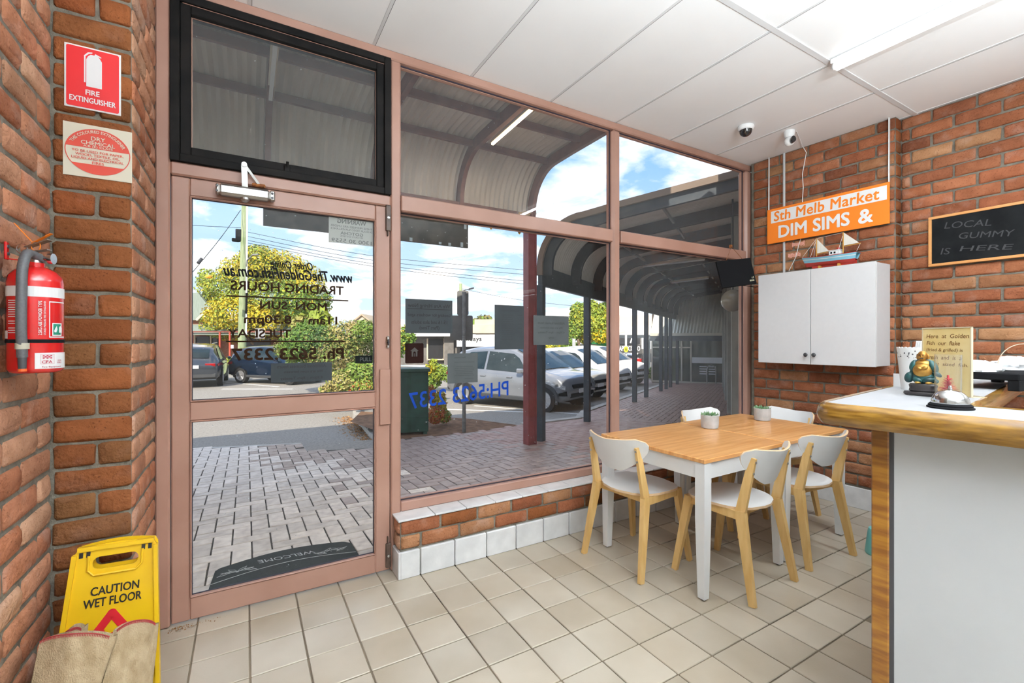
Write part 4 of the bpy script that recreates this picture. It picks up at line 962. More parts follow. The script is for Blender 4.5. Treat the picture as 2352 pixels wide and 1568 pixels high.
b.lathe([(.0125, -.0006), (.0125, .0006)], 20, o=(0, -.0018, .437), ax='y'); b.lathe([(.013, -.001), (.013, .001)], 18, o=(-.028, -.0018, .378), ax='y')
for a, q, w_ in (((-.012, .362), (.046, .384), .012), ((-.030, .360), (.0, .322), .024), ((0, .322), (.045, .352), .016), ((.0, .322), (.03, .292), .014), ((-.03, .357), (-.06, .337), .012)): b.bar((a[0], -.0022, a[1]), (q[0], -.0022, q[1]), w_, .001, up=(0,1,0))
b.build('slip_symbol', CRD, cf)
JUTE = pm('jute_cloth', (.33,.235,.13), (.46,.35,.215), scale=34, stretch=(1,1,.6), rough=.95, bump=.55, bscale=330, detail=8); STI = pm('maroon_stitch', (.30,.03,.03), rough=.8)
def cloth(label, top_l, top_r, bot_l, bot_r, seed, fold=.030, n=18):
    """a folded piece of sacking standing against the sign: front sheet, fold over the top, back sheet"""
    t = thing('jute_cloth', label, 'cloth', ((bot_l[0]+bot_r[0])/2, (bot_l[1]+bot_r[1])/2, 0), 0, 'folded jute cloths')
    o0 = Vector(t.location); tl, tr_, bl, br_ = [Vector(p)-o0 for p in (top_l, top_r, bot_l, bot_r)]
    nrm = (tr_-tl).cross(bl-tl).normalized()
    if nrm.y > 0: nrm = -nrm
    off = Vector((seed*3.1, 0, 0))
    def fn(u, v, s_=0):
        p = (tl*(1-u)+tr_*u)*(1-v)+(bl*(1-u)+br_*u)*v
        w = noise.noise(Vector((u*2, v*2.4, seed)))*.014+.010*sin(u*PI)*(1-v*.4) + .006*sin(u*7+seed)*v
        p = p+Vector((0, 0, (.016*sin(PI*u**.8)-.012*u**6)*(1-v)**2))
        return p+nrm*(w+s_)
    MB().shell(lambda u, v: fn(u, 1-v), n, n, .004).build('front_sheet', [JUTE, JUTE], t, 60)
    MB().shell(lambda u, v: fn(u, 1-v, -.030), n, n, .004).build('back_sheet', [JUTE, JUTE], t, 60)
    b = MB()   # rolled side fold on the right
    b.grid(lambda u, v: fn(1, v)+nrm*(-.015+.015*cos(PI*u))+((tr_-tl).normalized())*(.014*sin(PI*u)), 8, n); b.build('side_fold', JUTE, t, 60)
    b = MB(); K = 46
    b.tube([fn(k/20, 0)+nrm*.001+Vector((0, 0, .0015)) for k in range(21)], .0016, 6); 
    for k in range(K):
        u = (k+.5)/K; p = fn(u, 0); q = fn(min(1, u+.006), .011)+nrm*.0015; b.bar(p+nrm*.001, q, .0016, .001)
    b.build('stitched_hem', STI, t)
    return t
P_ = lambda px, py, y: tuple(onY(px, py, y))
cloth('folded jute cloth with maroon stitched hem on the left of the wet floor sign', P_(92, 1474, 1.83), P_(250, 1455, 1.80), (-.575, 1.70, .0), (-.475, 1.62, 0), 1.3)
cloth('folded jute cloth with maroon stitched hem on the right of the wet floor sign', P_(268, 1448, 1.84), P_(357, 1424, 1.88), (-.435, 1.64, 0), (-.275, 1.74, 0), 4.1)
cloth('corner of a jute cloth behind the two front ones', P_(140, 1470, 1.90), P_(185, 1438, 1.90), (-.56, 1.86, 0), (-.46, 1.86, 0), 7.7)
b = MB(); rr = random.Random(4)
for k in range(160):
    x = -.31+abs(rr.gauss(0, .09)); y = FY-.012-abs(rr.gauss(0, .018)); a = rr.uniform(0, 2*PI); s_ = rr.uniform(.002, .008)
    b.add([(x, y, .001), (x+s_*cos(a), y+s_*sin(a), .003), (x+s_*cos(a+.6)*1.3, y+s_*sin(a+.6)*1.3, .0012)], [(0,1,2)])
o = b.build('leaf_debris', pm('dry_leaf', (.20,.08,.02), (.38,.20,.06), scale=80, rough=.9)); o['kind'] = 'stuff'; o['label'] = 'dry leaf crumbs along the bottom of the shop door'
# ================================================================== lettering and papers on the glass (read from outside, so mirrored in here)
GY = FY+.0245
BRNI = pm('brown_vinyl', (.022,.008,.002), rough=.6, spec=.1); BLKI = pm('black_vinyl', (.008,.008,.009), rough=.6, spec=.1); BLUI = pm('blue_vinyl', (.006,.045,.30), rough=.6, spec=.15)
dl = thing('door_lettering', 'mirrored trading hours lettering on the upper glass of the shop door', 'lettering', (.2, GY, 1.1))
def dtext(s_, l, r_, t_, b_, mt, shear=0, bold=.055, y=GY, par=None, yref=None):
    par = par or dl; a = onY(l, (t_+b_)/2, y); c = onY(r_, (t_+b_)/2, y); mx_ = (l+r_)/2
    zt_ = onY(mx_, t_, y).z; zb_ = onY(mx_, b_, y).z
    return text(s_, par, mt, frame(Vector(((a.x+c.x)/2, y, (zt_+zb_)/2))-Vector(par.location), (1,0,0), (0,0,1)), w=c.x-a.x, h=zt_-zb_, shear=shear, bold=bold, mirror=True)
dtext('Order Online', 622, 718, 600, 617, BLKI, .35)
dtext('www.TheGoldenFish.com.au', 513, 808, 617, 641, BLKI, .35)
dtext('TRADING HOURS', 530, 789, 651, 671, BRNI); dtext('MON–SUN', 598, 750, 693.5, 711, BRNI)
dtext('11am – 8.30pm', 561, 774, 725, 749, BRNI); dtext('TUESDAY', 524, 668, 756, 775, BRNI); dtext('Ph. 5623.2337', 533, 789, 800, 825, BRNI, bold=.075)
for l, r_, y_ in ((520, 800, 679), (519, 794, 784)):
    a = onY(l, y_, GY); c = onY(r_, y_, GY); MB().box((a.x-.2, -.0006, a.z-1.1-.0035), (c.x-.2, 0, a.z-1.1+.0035)).build('rule_line', BRNI, dl)
a = onY(586, 754, GY); c = onY(608, 777, GY); MB().box((a.x-.2, .0003, c.z-1.1), (c.x-.2, .0012, a.z-1.1)).build('white_patch', SIGNWHITE, dl)
def paper(name, label, cat, px, mt, y=GY-.001, lines=(), mi=INK, th=.0008, group=None):
    """px: l,r,t,b of the sheet in the photograph at its centre lines"""
    l, r_, t_, b_ = px; a = onY(l, (t_+b_)/2, y); c = onY(r_, (t_+b_)/2, y); zt_ = onY((l+r_)/2, t_, y).z; zb_ = onY((l+r_)/2, b_, y).z
    t = thing(name, label, cat, ((a.x+c.x)/2, y, zb_), 0, group); w_ = (c.x-a.x)/2; h_ = zt_-zb_
    MB().box((-w_, -th, 0), (w_, 0, h_)).build('sheet', mt, t)
    for (s_, fx, fz, fw, fh, bold, sh) in lines:
        text(s_, t, mi, frame((fx*2*w_, -th-.0002, fz*h_), (1,0,0), (0,0,1)), w=fw*2*w_, h=fh*h_, bold=bold, mirror=True, shear=sh)
    return t
SHADEP = pm('shaded_paper', (.028,.036,.041), (.035,.043,.048), scale=8, rough=.8); SHADEP2 = pm('shaded_paper_mid', (.062,.072,.076), (.075,.085,.088), scale=8, rough=.8); PINK2 = pm('notice_ink', (.008,.008,.009), rough=.7); INK3 = pm('notice_ink_soft', (.02,.022,.025), rough=.7)  # white notice paper; its dim backlit look is put into the base colour
paper('hours_notice', 'shade-toned white notice about additional business hours on the door glass', 'notice', (622, 762, 833, 876), SHADEP, lines=[('Additional business hours', .0, .83, .80, .18, .01, 0), ('We are open between', .03, .52, .64, .18, .01, 0), ('4:30pm – 8pm Tuesday', .0, .18, .70, .18, .01, 0)], mi=PINK2)
gw = pm('warning_film', (.36,.38,.36), rough=.6); gd = pm('warning_band', (.13,.14,.135), rough=.6)
wp = paper('warning_sticker', 'pale mirrored warning video surveillance sticker at the door top corner', 'sticker', (755, 859, 502, 561), gw, lines=[('THESE PREMISES ARE UNDER', 0, .66, .92, .075, .02, 0), ('24 HOUR VIDEO SURVEILLANCE', 0, .55, .92, .075, .02, 0), ('GOTCHA', 0, .40, .50, .11, .04, 0), ('SECURITY SYSTEMS', 0, .28, .5, .06, .01, 0), ('1300 30 5559', 0, .11, .88, .14, .03, 0)], mi=gd)
sz_ = kids(wp)[0].dimensions if False else None
text('WARNING', wp, gd, frame((0, -.0011, .855*(onY(807, 502, GY).z-onY(807, 561, GY).z)), (1,0,0), (0,0,1)), w=.155, h=.024, bold=.05, mirror=True)
pl = thing('pull_plate', 'dark PULL plate on the door glass by the handle side', 'door sign', tuple(onY(836, 825, GY-.002)))
MB().box((-.047, -.001, -.022), (.047, .001, .022)).build('plate', pm('plate_black', (.006,.008,.007), rough=.6, spec=.1), pl); text('PULL', pl, pm('plate_grey', (.07,.075,.07), rough=.6), frame((.010, -.0014, 0), (1,0,0), (0,0,1)), w=.064, h=.022, bold=.03)
WY = FY+.058
paper('hiring_notice', 'shade-toned white We Are Hiring Now notice on the large window, nearest the door', 'notice', (931, 1039, 688, 765), SHADEP, y=WY, mi=PINK2, lines=[('We Are Hiring Now', 0, .80, .90, .145, .03, 0), ('Looking for workers aged', 0, .53, .90, .12, .03, 0), ('15-16 and also adults', 0, .33, .76, .11, .03, 0), ('(Part Time)', 0, .15, .42, .13, .03, 0), ('________', 0, .715, .92, .018, .05, 0)])
hl = lambda rows, xs, w0: [('nnunnunun nnnu'[:random.randint(9, 13)], xs, z, w0*random.uniform(.8, 1), .022, .0, 0) for z in rows]
paper('hours_poster', 'tall shade-toned white text poster on the large window left of the maroon post', 'notice', (1136, 1203, 701, 802), SHADEP, y=WY, mi=INK3, lines=[('TRADING HOURS', .05, .88, .62, .035, .02, 0)]+hl([.78-.05*k for k in range(12)], -.08, .42)+hl([.78-.1*k for k in range(6)], .36, .18))
paper('closing_notice', 'shade-toned white notice taped to the large window in front of the maroon post', 'notice', (1225, 1306, 725, 792), SHADEP2, y=WY, mi=INK3, lines=[('Additional business hours', .0, .75, .76, .085, .0, 0), ('We are open between', .0, .58, .64, .08, .0, 0), ('4.30pm – 8pm Tuesday', .0, .42, .76, .08, .0, 0), ('only', .0, .24, .15, .08, .0, 0)])
paper('customer_notice', 'shade-toned white letter to customers on the large window below the street sign', 'notice', (1028, 1097, 811, 879), SHADEP2, y=WY, mi=INK3, lines=[('Dear Customers', -.1, .86, .36, .05, .02, 0)]+hl([.70]+[.55-.06*k for k in range(6)], .05, .66)+hl([.14], .2, .32))
pm('sticker_brown', (.014,.004,.003), (.018,.006,.004), scale=5, rough=.7, spec=.1)
st = thing('delivery_sticker', 'dark brown square sticker with a house and cutlery mark on the window', 'sticker', tuple(onY(952, 811, WY)))
MB().prism(rr_poly(-.058, -.061, .058, .061, .008), -.0008, 0, lambda u, v, w: (u, w, v)).build('sticker_film', MATS['sticker_brown'], st)
b = MB(); z3 = -.0014
b.prism([(-.026,.014),(0,.036),(.026,.014),(.018,.014),(.018,-.020),(.008,-.020),(.008,.006),(0,.012),(-.008,.006),(-.008,-.020),(-.018,-.020),(-.018,.014)], z3, -.0009, lambda u, v, w: (u, w, v)); b.bar((0, z3, -.02), (0, z3, .0), .004, .0005, up=(0,1,0)); b.build('house_mark', pm('mark_grey', (.045,.04,.035), rough=.6), st)
ph = thing('phone_lettering', 'blue mirrored phone number lettering sloping across the large window', 'lettering', tuple(onY(1060, 905, WY)))
A_ = onY(945, 918, WY); B_ = onY(1172, 888, WY); dd = (B_-A_)
text('PH:5623 2337', ph, BLUI, frame((0,0,0), dd, (0,0,1)), w=dd.length, h=.098, bold=.03, mirror=True)
# ================================================================== ground outside
def gz(y): return -.02-.045*(y-2.7)                       # paved footpath falls toward the kerb
def rz_(y): return -.40-.018*(min(y, 15.8)-7.5)           # road
TW = R(31.5); P0 = Vector((3.74, 5.60, 0)); DV = Vector((cos(TW), sin(TW), 0)); NV = Vector((sin(TW), -cos(TW), 0))
def wl_(s, n, z=0): return P0+DV*s+NV*n+Vector((0, 0, z))
ASPH = pm('asphalt', (.25,.23,.20), (.36,.33,.285), scale=30, rough=.95, bump=.5, bscale=200, detail=8)
PAVM = pm('paver_joint', (.05,.042,.035), (.11,.095,.075), scale=10, rough=1)
PAV = pm('clay_paver', (.66,.56,.475), (.90,.80,.69), scale=14, detail=9, lo=.28, hi=.62, rough=.75, bump=.25, bscale=80, rand=.16)
PAVD = pm('worn_paver', (.34,.245,.205), (.50,.39,.335), scale=9, rough=.45, bump=.25, bscale=80, rand=.18)
PAVR = pm('red_paver', (.38,.22,.17), (.50,.32,.26), scale=5, rough=.5, bump=.2, bscale=80, rand=.2)
KERB = pm('kerb_concrete', (.42,.39,.34), (.55,.52,.46), scale=6, rough=.9)
PEDGE = [(-6, 8.75), (-.70, 8.25), (.72, 7.69), (.74, 6.99), (1.60, 6.62), (2.10, 7.10), (2.67, 7.05), (3.44, 7.00), (4.42, 7.17), (5.77, 7.20)]
PEDGE += [(P0+DV*s-NV*.55).to_2d()[:] for s in (3.6, 6, 9, 12, 15, 20, 30)]
poly = PEDGE+[(34, 24), (24, 16), (6.0, 2.72), (-6, 2.72)]
bm = bmesh.new(); vs_ = [bm.verts.new((x, y, gz(y)-.0055)) for x, y in poly]; fc_ = bm.faces.new(vs_); bmesh.ops.recalc_face_normals(bm, faces=[fc_])
if fc_.normal.z < 0: fc_.normal_flip()
ex_ = bmesh.ops.extrude_face_region(bm, geom=[fc_])
for v in [g for g in ex_['geom'] if isinstance(g, bmesh.types.BMVert)]: v.co.z -= .35
bmesh.ops.triangulate(bm, faces=bm.faces[:]); bmesh.ops.recalc_face_normals(bm, faces=bm.faces[:])
me = bpy.data.meshes.new('footpath'); bm.to_mesh(me); bm.free(); me.materials.append(PAVM)
fp = link('footpath', me); fp['kind'] = 'structure'
b = MB(); xs = [-60, -20, -8, -3, 0, 3, 6, 9, 12, 16, 22, 30, 45, 80]; ys = [6.2, 7.5, 9, 11, 13, 15.8, 20, 30, 45, 70, 110]
V = [(x, y, rz_(y)-.06*max(0, y-26)*min(1, max(0, (x-8)/8))) for y in ys for x in xs]; nx = len(xs)
b.add(V, [(j*nx+i, j*nx+i+1, (j+1)*nx+i+1, (j+1)*nx+i) for j in range(len(ys)-1) for i in range(nx-1)])
rd = struct('road', b, ASPH)
def inpoly(x, y, P):
    c = False; n = len(P)
    for i in range(n):
        x0, y0 = P[i]; x1, y1 = P[i-1]
        if (y0 > y) != (y1 > y) and x < (x1-x0)*(y-y0)/(y1-y0)+x0: c = not c
    return c
# herringbone pavers, nearest 300 as pieces, the rest joined
PA = .118; near = []; far = []
tiltx = -math.atan(.045)
def paver_pts():
    out = []
    for r in range(0, 60):
        for m in range(-16, 40):
            for kind in (0, 1):
                cx, cy = (r+4*m, r) if kind == 0 else (r+3+4*m, r)
                x = -1.5+cx*PA; y = 2.74+cy*PA
                ctr = (x+PA, y+PA*.5) if kind == 0 else (x+PA*.5, y+PA)
                if ctr[0] < -1.4 or ctr[0] > 6.6 or ctr[1] > 8.3: continue
                if not inpoly(*ctr, poly): continue
                if ctr[1] < 3.0 and False: continue
                out.append((*ctr, kind))
    return out
pts = paver_pts()
def visible(p):
    d = Vector((p[0], p[1], gz(p[1])))-O0; z = d.dot(FW)
    if z < .5: return False
    u = 1176+FPX*d.dot(RT)/z; v = 780-FPX*d.z/z
    return 420 < u < 1420 and v > 980 and not (u > 900 and v > 1175-.19*(u-911)+15) and not (u < 880 and v > 1400)
vis = sorted([p for p in pts if visible(p)], key=lambda p: p[0]**2+p[1]**2); near = set(vis[:300])
pmesh = {0: [MB().box((-PA+.005, -PA/2+.005, -.03), (PA-.005, PA/2-.005, 0), c=.0035).mesh('paver', m_) for m_ in (PAV, PAVD, PAVR)]}
bj = [MB(), MB(), MB()]
for p in pts:
    # paler, worn pavers by the door, redder ones further along
    q_ = p[0]*.8+p[1]*.22+noise.noise(Vector((p[0], p[1], 3)))*.7+random.uniform(-.35, .35); red = 0 if q_ < 1.95 else (1 if q_ < 4.0 else 2)
    if p in near: link('paver', pmesh[0][red], fp, (p[0], p[1], gz(p[1])+random.uniform(-.0012, .0018)), tuple((Matrix.Rotation(tiltx+random.uniform(-.006, .006), 4, 'X') @ Matrix.Rotation(random.uniform(-.006, .006), 4, 'Y') @ Matrix.Rotation((PI/2 if p[2] else 0)+random.uniform(-.012, .012), 4, 'Z')).to_euler()))
    else:
        M = Matrix.Translation((p[0], p[1], gz(p[1])+random.uniform(-.0012, .0018))) @ Matrix.Rotation(tiltx, 4, 'X') @ Matrix.Rotation(PI/2 if p[2] else 0, 4, 'Z')
        bj[red].M = M; bj[red].box((-PA+.005, -PA/2+.005, -.03), (PA-.005, PA/2-.005, 0), c=.0035)
for k in range(3): o = bj[k].build('paver_field', (PAV, PAVD, PAVR)[k], fp); o['kind'] = 'stuff'
# pavers under the angled verandah, laid square to it
b = MB()
for r in range(-6, 30):
    for m in range(0, 42):
        for kind in (0, 1):
            cx, cy = (r+4*m, r) if kind == 0 else (r+3+4*m, r)
            s = -1.0+(cx+(1 if kind == 0 else .5))*.115; n_ = (cy+(.5 if kind == 0 else 1))*.115
            if n_ < -.6 or n_ > 2.7 or s < 2.5 or s > 17: continue
            q = wl_(s, n_)
            if not inpoly(q.x, q.y, poly): continue
            b.M = Matrix.Translation((q.x, q.y, gz(q.y)+.0005+random.uniform(-.0015, .002))) @ Matrix.Rotation(tiltx, 4, 'X') @ Matrix.Rotation(TW+(PI/2 if kind else 0), 4, 'Z'); b.box((-.110, -.0525, -.02), (.110, .0525, 0), c=.004)
o = b.build('paver_field', PAVR, fp); o['kind'] = 'stuff'
# kerb strips
def strip(name, pts_, w, h, mat, zf):
    b = MB()
    for i in range(len(pts_)-1):
        a = Vector((*pts_[i], zf(pts_[i][1]))); c = Vector((*pts_[i+1], zf(pts_[i+1][1]))); b.bar(a, c, w, h)
    return struct(name, b, mat)
strip('kerb', [PEDGE[8], PEDGE[9]]+PEDGE[10:16], .16, .22, KERB, lambda y: gz(y)-.085)
strip('kerb.001', [PEDGE[0], PEDGE[1], PEDGE[2]], .14, .10, KERB, lambda y: gz(y)-.055)
PATCH = MB().add([(.76, 6.98, gz(6.98)-.008), (1.6, 6.62, gz(6.62)-.008), (2.12, 7.3, gz(7.3)-.02), (.80, 7.75, gz(7.75)-.02)], [(0,1,2,3)]); struct('asphalt_patch', PATCH, ASPH)
SOIL = pm('bare_soil', (.14,.07,.035), (.24,.13,.07), scale=9, rough=1, bump=.8, bscale=60)
GB = [(2.12, 7.14), (2.67, 7.09), (3.44, 7.04), (4.40, 7.20), (3.9, 8.3), (2.9, 9.6), (2.2, 10.4), (1.75, 9.2)]
b = MB(); b.add([(x, y, gz(7.1)-.02) for x, y in GB], [tuple(range(len(GB)))]); struct('garden_bed', b, SOIL)
b = MB(); P = [(1.97, 7.75), (2.0, 8.4), (2.10, 9.6), (2.2, 10.9), (2.6, 12.6), (3.6, 15)]
for i in range(len(P)-1): b.bar((*P[i], -.385), (*P[i+1], -.40), .16, .16)
struct('kerb.002', b, KERB)
b = MB(); rr = random.Random(21)
for k in range(900):
    y = rr.uniform(7.9, 11.2); x = 1.93+.06*(y-8)-abs(rr.gauss(0, .16)); a = rr.uniform(0, 2*PI); s_ = rr.uniform(.012, .035); z = rz_(y)+rr.uniform(.004, .02)
    b.add([(x, y, z), (x+s_*cos(a), y+s_*sin(a), z+.012), (x+s_*1.6*cos(a+.5), y+s_*1.6*sin(a+.5), z), (x+s_*cos(a+1), y+s_*sin(a+1), z+.002)], [(0,1,2,3)])
o = b.build('leaf_litter', pm('leaf_litter_brown', (.30,.13,.04), (.48,.28,.12), scale=12, rough=.95)); o['kind'] = 'stuff'; o['label'] = 'dry brown leaf litter along the kerb of the garden island'
LINE = pm('road_paint', (.62,.61,.58), (.75,.74,.72), scale=20, rough=.8)
def rline(a, c, w=.10):
    a = onP(*a, (0, 0, -.545), (0, 0, 1)); c = onP(*c, (0, 0, -.545), (0, 0, 1)); b = MB(); b.bar((a.x, a.y, rz_(a.y)+.004), (c.x, c.y, rz_(c.y)+.004), w, .006); return b.build('painted_line', LINE, rd)
for q in (((510, 893), (672, 893)), ((516, 877), (640, 888))): rline(*q)
for q in (((1090, 938), (1330, 963)), ((990, 945), (1240, 958))): rline(*q)
# door mat
MATG = pm('mat_rubber', (.022,.03,.028), (.04,.05,.047), scale=120, rough=.9, bump=.6, bscale=300); MATW = pm('mat_print', (.55,.56,.55), rough=.9)
mt_ = thing('door_mat', 'dark half round welcome mat with white printed leaves outside the door', 'door mat', (.225, 2.80, gz(2.8)+.002)); mt_.rotation_euler = (tiltx, 0, 0)
mo = [(-.42, 0), (.40, 0), (.392, .43), (.36, .475)]+[(.34-.70*k/10, .49+.075*sin(PI*k/10)-.01*k/10) for k in range(11)]+[(-.385, .45)]
MB().prism(mo, 0, .008).build('mat_base', MATG, mt_)
text('WELCOME', mt_, MATW, frame((.0, .43, .009), (-1,.08,0), (0,-1,0)), w=.33, h=.050, bold=.0, shear=-.2)
b = MB()
for sx_, cx in ((1, .255), (-1, -.27)):
    for k in range(7):
        a = R(-30+40*k) ; c = Vector((cx+.022*sx_*(k-3), .40-.012*abs(k-3), .0088)); d = Vector((cos(a), sin(a), 0))*.042; e_ = Vector((-d.y, d.x, 0))*.3
        b.tube([c-d, c+e_, c+d, c-e_], .0016, 4, closed=True)
b.build('leaf_print', MATW, mt_)
b = MB(); b.tube([(-.40+.79*k/16, .26+.085*sin(PI*k/16), .0088) for k in range(17)], .002, 4); b.build('border_line', MATW, mt_)
# ================================================================== our verandah
RUSTR = pm('red_oxide_steel', (.15,.055,.04), (.21,.085,.06), scale=8, rough=.7, bump=.15); MAROON = pm('maroon_paint', (.20,.028,.03), (.25,.045,.045), scale=12, rough=.45)
CORR = pm('corrugated_steel', (.54,.46,.38), (.66,.57,.47), scale=4, stretch=(1,.3,.3), rough=.6, metal=.0)
vd = thing('verandah', 'corrugated verandah with curved red oxide rafters outside the shop window', 'verandah', (0, 2.75, 0)); VL = Vector((0, 2.75, 0))
def prof(n=26):
    P = [(2.74, 3.875), (3.6, 3.87), (4.6, 3.86), (4.95, 3.85)]
    for k in range(1, 13): a = R(90*k/12); P.append((4.95+.68*sin(a), 3.17+.68*cos(a)))
    P.append((5.64, 2.98)); return P
PR = prof()
def psample():
    return PR
def corr_sheet(x0, w, par, prf, mat, toW=None, amp=.013, per=.0762, sub=4):
    n = int(round(w/per))*sub; V = []; F = []
    N = len(prf)
    for i, (y, z) in enumerate(prf):
        t = Vector((prf[min(i+1, N-1)][0]-prf[max(i-1, 0)][0], prf[min(i+1, N-1)][1]-prf[max(i-1, 0)][1])).normalized(); nn = Vector((-t.y, t.x))
        for k in range(n+1):
            a = amp*cos(2*PI*k/sub); p = (x0+w*k/n, y+nn.x*a, z+nn.y*a); V.append(toW(p) if toW else p)
    for i in range(N-1):
        for k in range(n): F.append((i*(n+1)+k, i*(n+1)+k+1, (i+1)*(n+1)+k+1, (i+1)*(n+1)+k))
    b = MB(); b.add(V, F); return b.build('roof_sheet', mat, par, 60)
for k in range(-10, 10): corr_sheet(-3.92+.762*k, .768, vd, [(y-2.75, z+.012) for y, z in PR], CORR)
def rafter_poly(prf, depth, inset=.012):
    N = len(prf); A = []; B = []
    for i, (y, z) in enumerate(prf):
        t = Vector((prf[min(i+1, N-1)][0]-prf[max(i-1, 0)][0], prf[min(i+1, N-1)][1]-prf[max(i-1, 0)][1])).normalized(); nn = Vector((t.y, -t.x))
        A.append((y+nn.x*inset, z+nn.y*inset)); B.append((y+nn.x*depth, z+nn.y*depth))
    return A, B
def strip_solid(b, A, B, x0, x1, f):
    n = len(A); V = [f(x0, *p) for p in A]+[f(x0, *p) for p in B]+[f(x1, *p) for p in A]+[f(x1, *p) for p in B]; F = []
    for i in range(n-1):
        F += [(i, i+1, n+i+1, n+i), (2*n+i+1, 2*n+i, 3*n+i, 3*n+i+1), (i+1, i, 2*n+i, 2*n+i+1), (n+i, n+i+1, 3*n+i+1, 3*n+i)]
    F += [(0, n, 3*n, 2*n), (n-1, 2*n-1, 4*n-1, 3*n-1)]; b.add(V, F)
A, B = rafter_poly(PR, .15)
for x in (3.57, 2.445, 1.32, .20, -.925, -2.05):
    b = MB(); strip_solid(b, A, B, x-.028, x+.028, lambda x_, y, z: (x_, y-2.75, z)); b.build('rafter', RUSTR, vd)
for y in (3.30, 4.42, 5.12):
    z = 3.83 if y < 5 else 3.80
    MB().box((-11.5, y-2.75-.022, z-.055), (3.60, y-2.75+.022, z+.022)).build('purlin', RUSTR, vd)
MB().box((-11.5, 5.50-2.75, 2.955), (3.60, 5.58-2.75, 3.16), c=.004).build('fascia_beam', RUSTR, vd)
MB().box((-11.5, .0, 3.70), (3.6, .05, 3.90)).build('wall_plate', RUSTR, vd)
po = MB().box((3.455, 5.50-2.75-.05, gz(5.5)), (3.575, 5.50-2.75+.06, 2.96), c=.006).build('post', MAROON, vd)
MB().box((3.445, 5.50-2.75-.065, gz(5.5)), (3.465, 5.50-2.75+.075, 2.96)).box((3.565, 5.50-2.75-.065, gz(5.5)), (3.585, 5.50-2.75+.075, 2.96)).build('flange', MAROON, po)
MB().box((-12, .0, 3.88), (3.7, -.2, 4.9)).build('parapet', MATS['brick_red'], vd)
# long beige battens and their lit twin under our verandah
BEI = pm('beige_batten', (.62,.53,.40), rough=.5); YTUBE = pm('warm_tube', (.9,.8,.5), emit=(1,.80,.50), es=7)
def batten(label, a, c, mt, lit=False, w=.06, h=.05, group=None):
    t = thing('fluorescent_batten', label, 'light fitting', tuple((Vector(a)+Vector(c))/2), 0, group); o = Vector(t.location)
    MB().bar(Vector(a)-o, Vector(c)-o, w, h).build('housing', mt, t)
    dn = Vector((0, 0, -h*.75)); MB().bar(Vector(a)-o+dn, Vector(c)-o+dn, w*.55, h*.5).build('tube', YTUBE if lit else WHITE, t); return t
batten('lit fluorescent batten glowing warm beside a rafter of the verandah', (2.505, 3.85, 3.72), (2.545, 4.82, 3.72), BEI, True, .05, .04)
tube_light('batten_light', (2.525, 4.33, 3.665), 1.0, 9, 0, (1,.80,.52))
batten('unlit beige batten light under the verandah seen through the window above the door', (.20, 4.02, 3.73), (.205, 5.02, 3.73), BEI)
# hanging sign board, bulbs, end batten
sb_ = thing('hanging_board', 'dark weathered board hanging below the verandah fascia', 'board', (1.33, 5.47, 2.56))
BRD = pm('weathered_board', (.045,.045,.043), (.085,.08,.07), scale=7, rough=.8)
MB().box((-1.175, -.012, -.005), (1.19, .012, .35)).build('board', BRD, sb_)
b = MB()
for x, z, h in ((.42, .0, .045), (.80, .004, .03), (.93, .0, .035), (1.10, .0, .06), (1.15, .24, .09)): b.box((x-.018, -.0145, z), (x+.018, -.0125, z+h))
b.build('peeled_patch', pm('peeled_blue', (.42,.52,.60), rough=.7), sb_)
MB().tube([(-1.0, 0, .35), (-1.0, 0, .46)], .006, 6).build('hanger', DKGREY, sb_); MB().tube([(1.0, 0, .35), (1.0, 0, .46)], .006, 6).build('hanger', DKGREY, sb_)
for x, y, lab in ((1128, 522, 'left one of two small amber bulbs hanging below the transom'), (1193, 533, 'right one of two small amber bulbs hanging below the transom')):
    q = onY(x, y, 5.46); t = thing('hanging_bulb', lab, 'light bulb', tuple(q), 0, 'amber bulbs')
    MB().lathe([(.016, .03), (.022, .0), (.018, -.012)], 12).tube([(0, 0, .03), (0, 0, 3.0-q.z)], .003, 5).build('socket', DKGREY, t); MB().lathe([(.016, -.012), (.014, -.022), (.002, -.03)], 12).build('bulb', pm('amber', (.75,.38,.02), rough=.3) if 'amber' not in MATS else MATS['amber'], t)
tb_ = MB().bar((3.30, 5.42, 3.10), (3.66, 5.60, 3.215), .05, .06).build('timber_batten', pm('pale_timber', (.50,.33,.16), (.58,.40,.2), scale=9, rough=.7)); tag(tb_, 'short pale timber batten at the open end of the verandah fascia', 'batten')
# ================================================================== the angled wing of shops with its own verandah
NAVY = pm('navy_steel', (.035,.048,.062), (.055,.068,.08), scale=9, rough=.5); BARGE = pm('barge_brown', (.20,.145,.105), rough=.6); DKR = pm('dark_rafter', (.022,.023,.025), rough=.6)
wv = thing('wing_verandah', 'dark verandah of the neighbouring angled shops with curved rafters', 'verandah', tuple(P0), TW)
# local frame: x along the posts, y outward; profile in (y,z)
WPR = [(-2.95, 3.40), (-2.0, 3.29), (-1.18, 3.19), (-.70, 3.12)]+[(-.70+.70*sin(R(90*k/10)), 2.42+.70*cos(R(90*k/10))) for k in range(1, 11)]+[(.0, 2.30)]
SHEETW = pm('wing_sheet', (.70,.67,.58), (.78,.74,.66), scale=3, rough=.6)
for k in range(19): corr_sheet(.0+.762*k, .766, wv, [(y, z+.012) for y, z in WPR], SHEETW, amp=.008)
A, B = rafter_poly(WPR, .19)
for k in range(12):
    s = .06+1.22*k
    b = MB(); strip_solid(b, A, B, s-.03, s+.03, lambda x_, y, z: (x_, y, z)); b.build('rafter', DKR if k else NAVY, wv)
A2, B2 = rafter_poly(WPR, .055, -.03)
b = MB(); strip_solid(b, A2, B2, -.03, .02, lambda x_, y, z: (x_, y, z)); b.build('barge_cap', BARGE, wv)
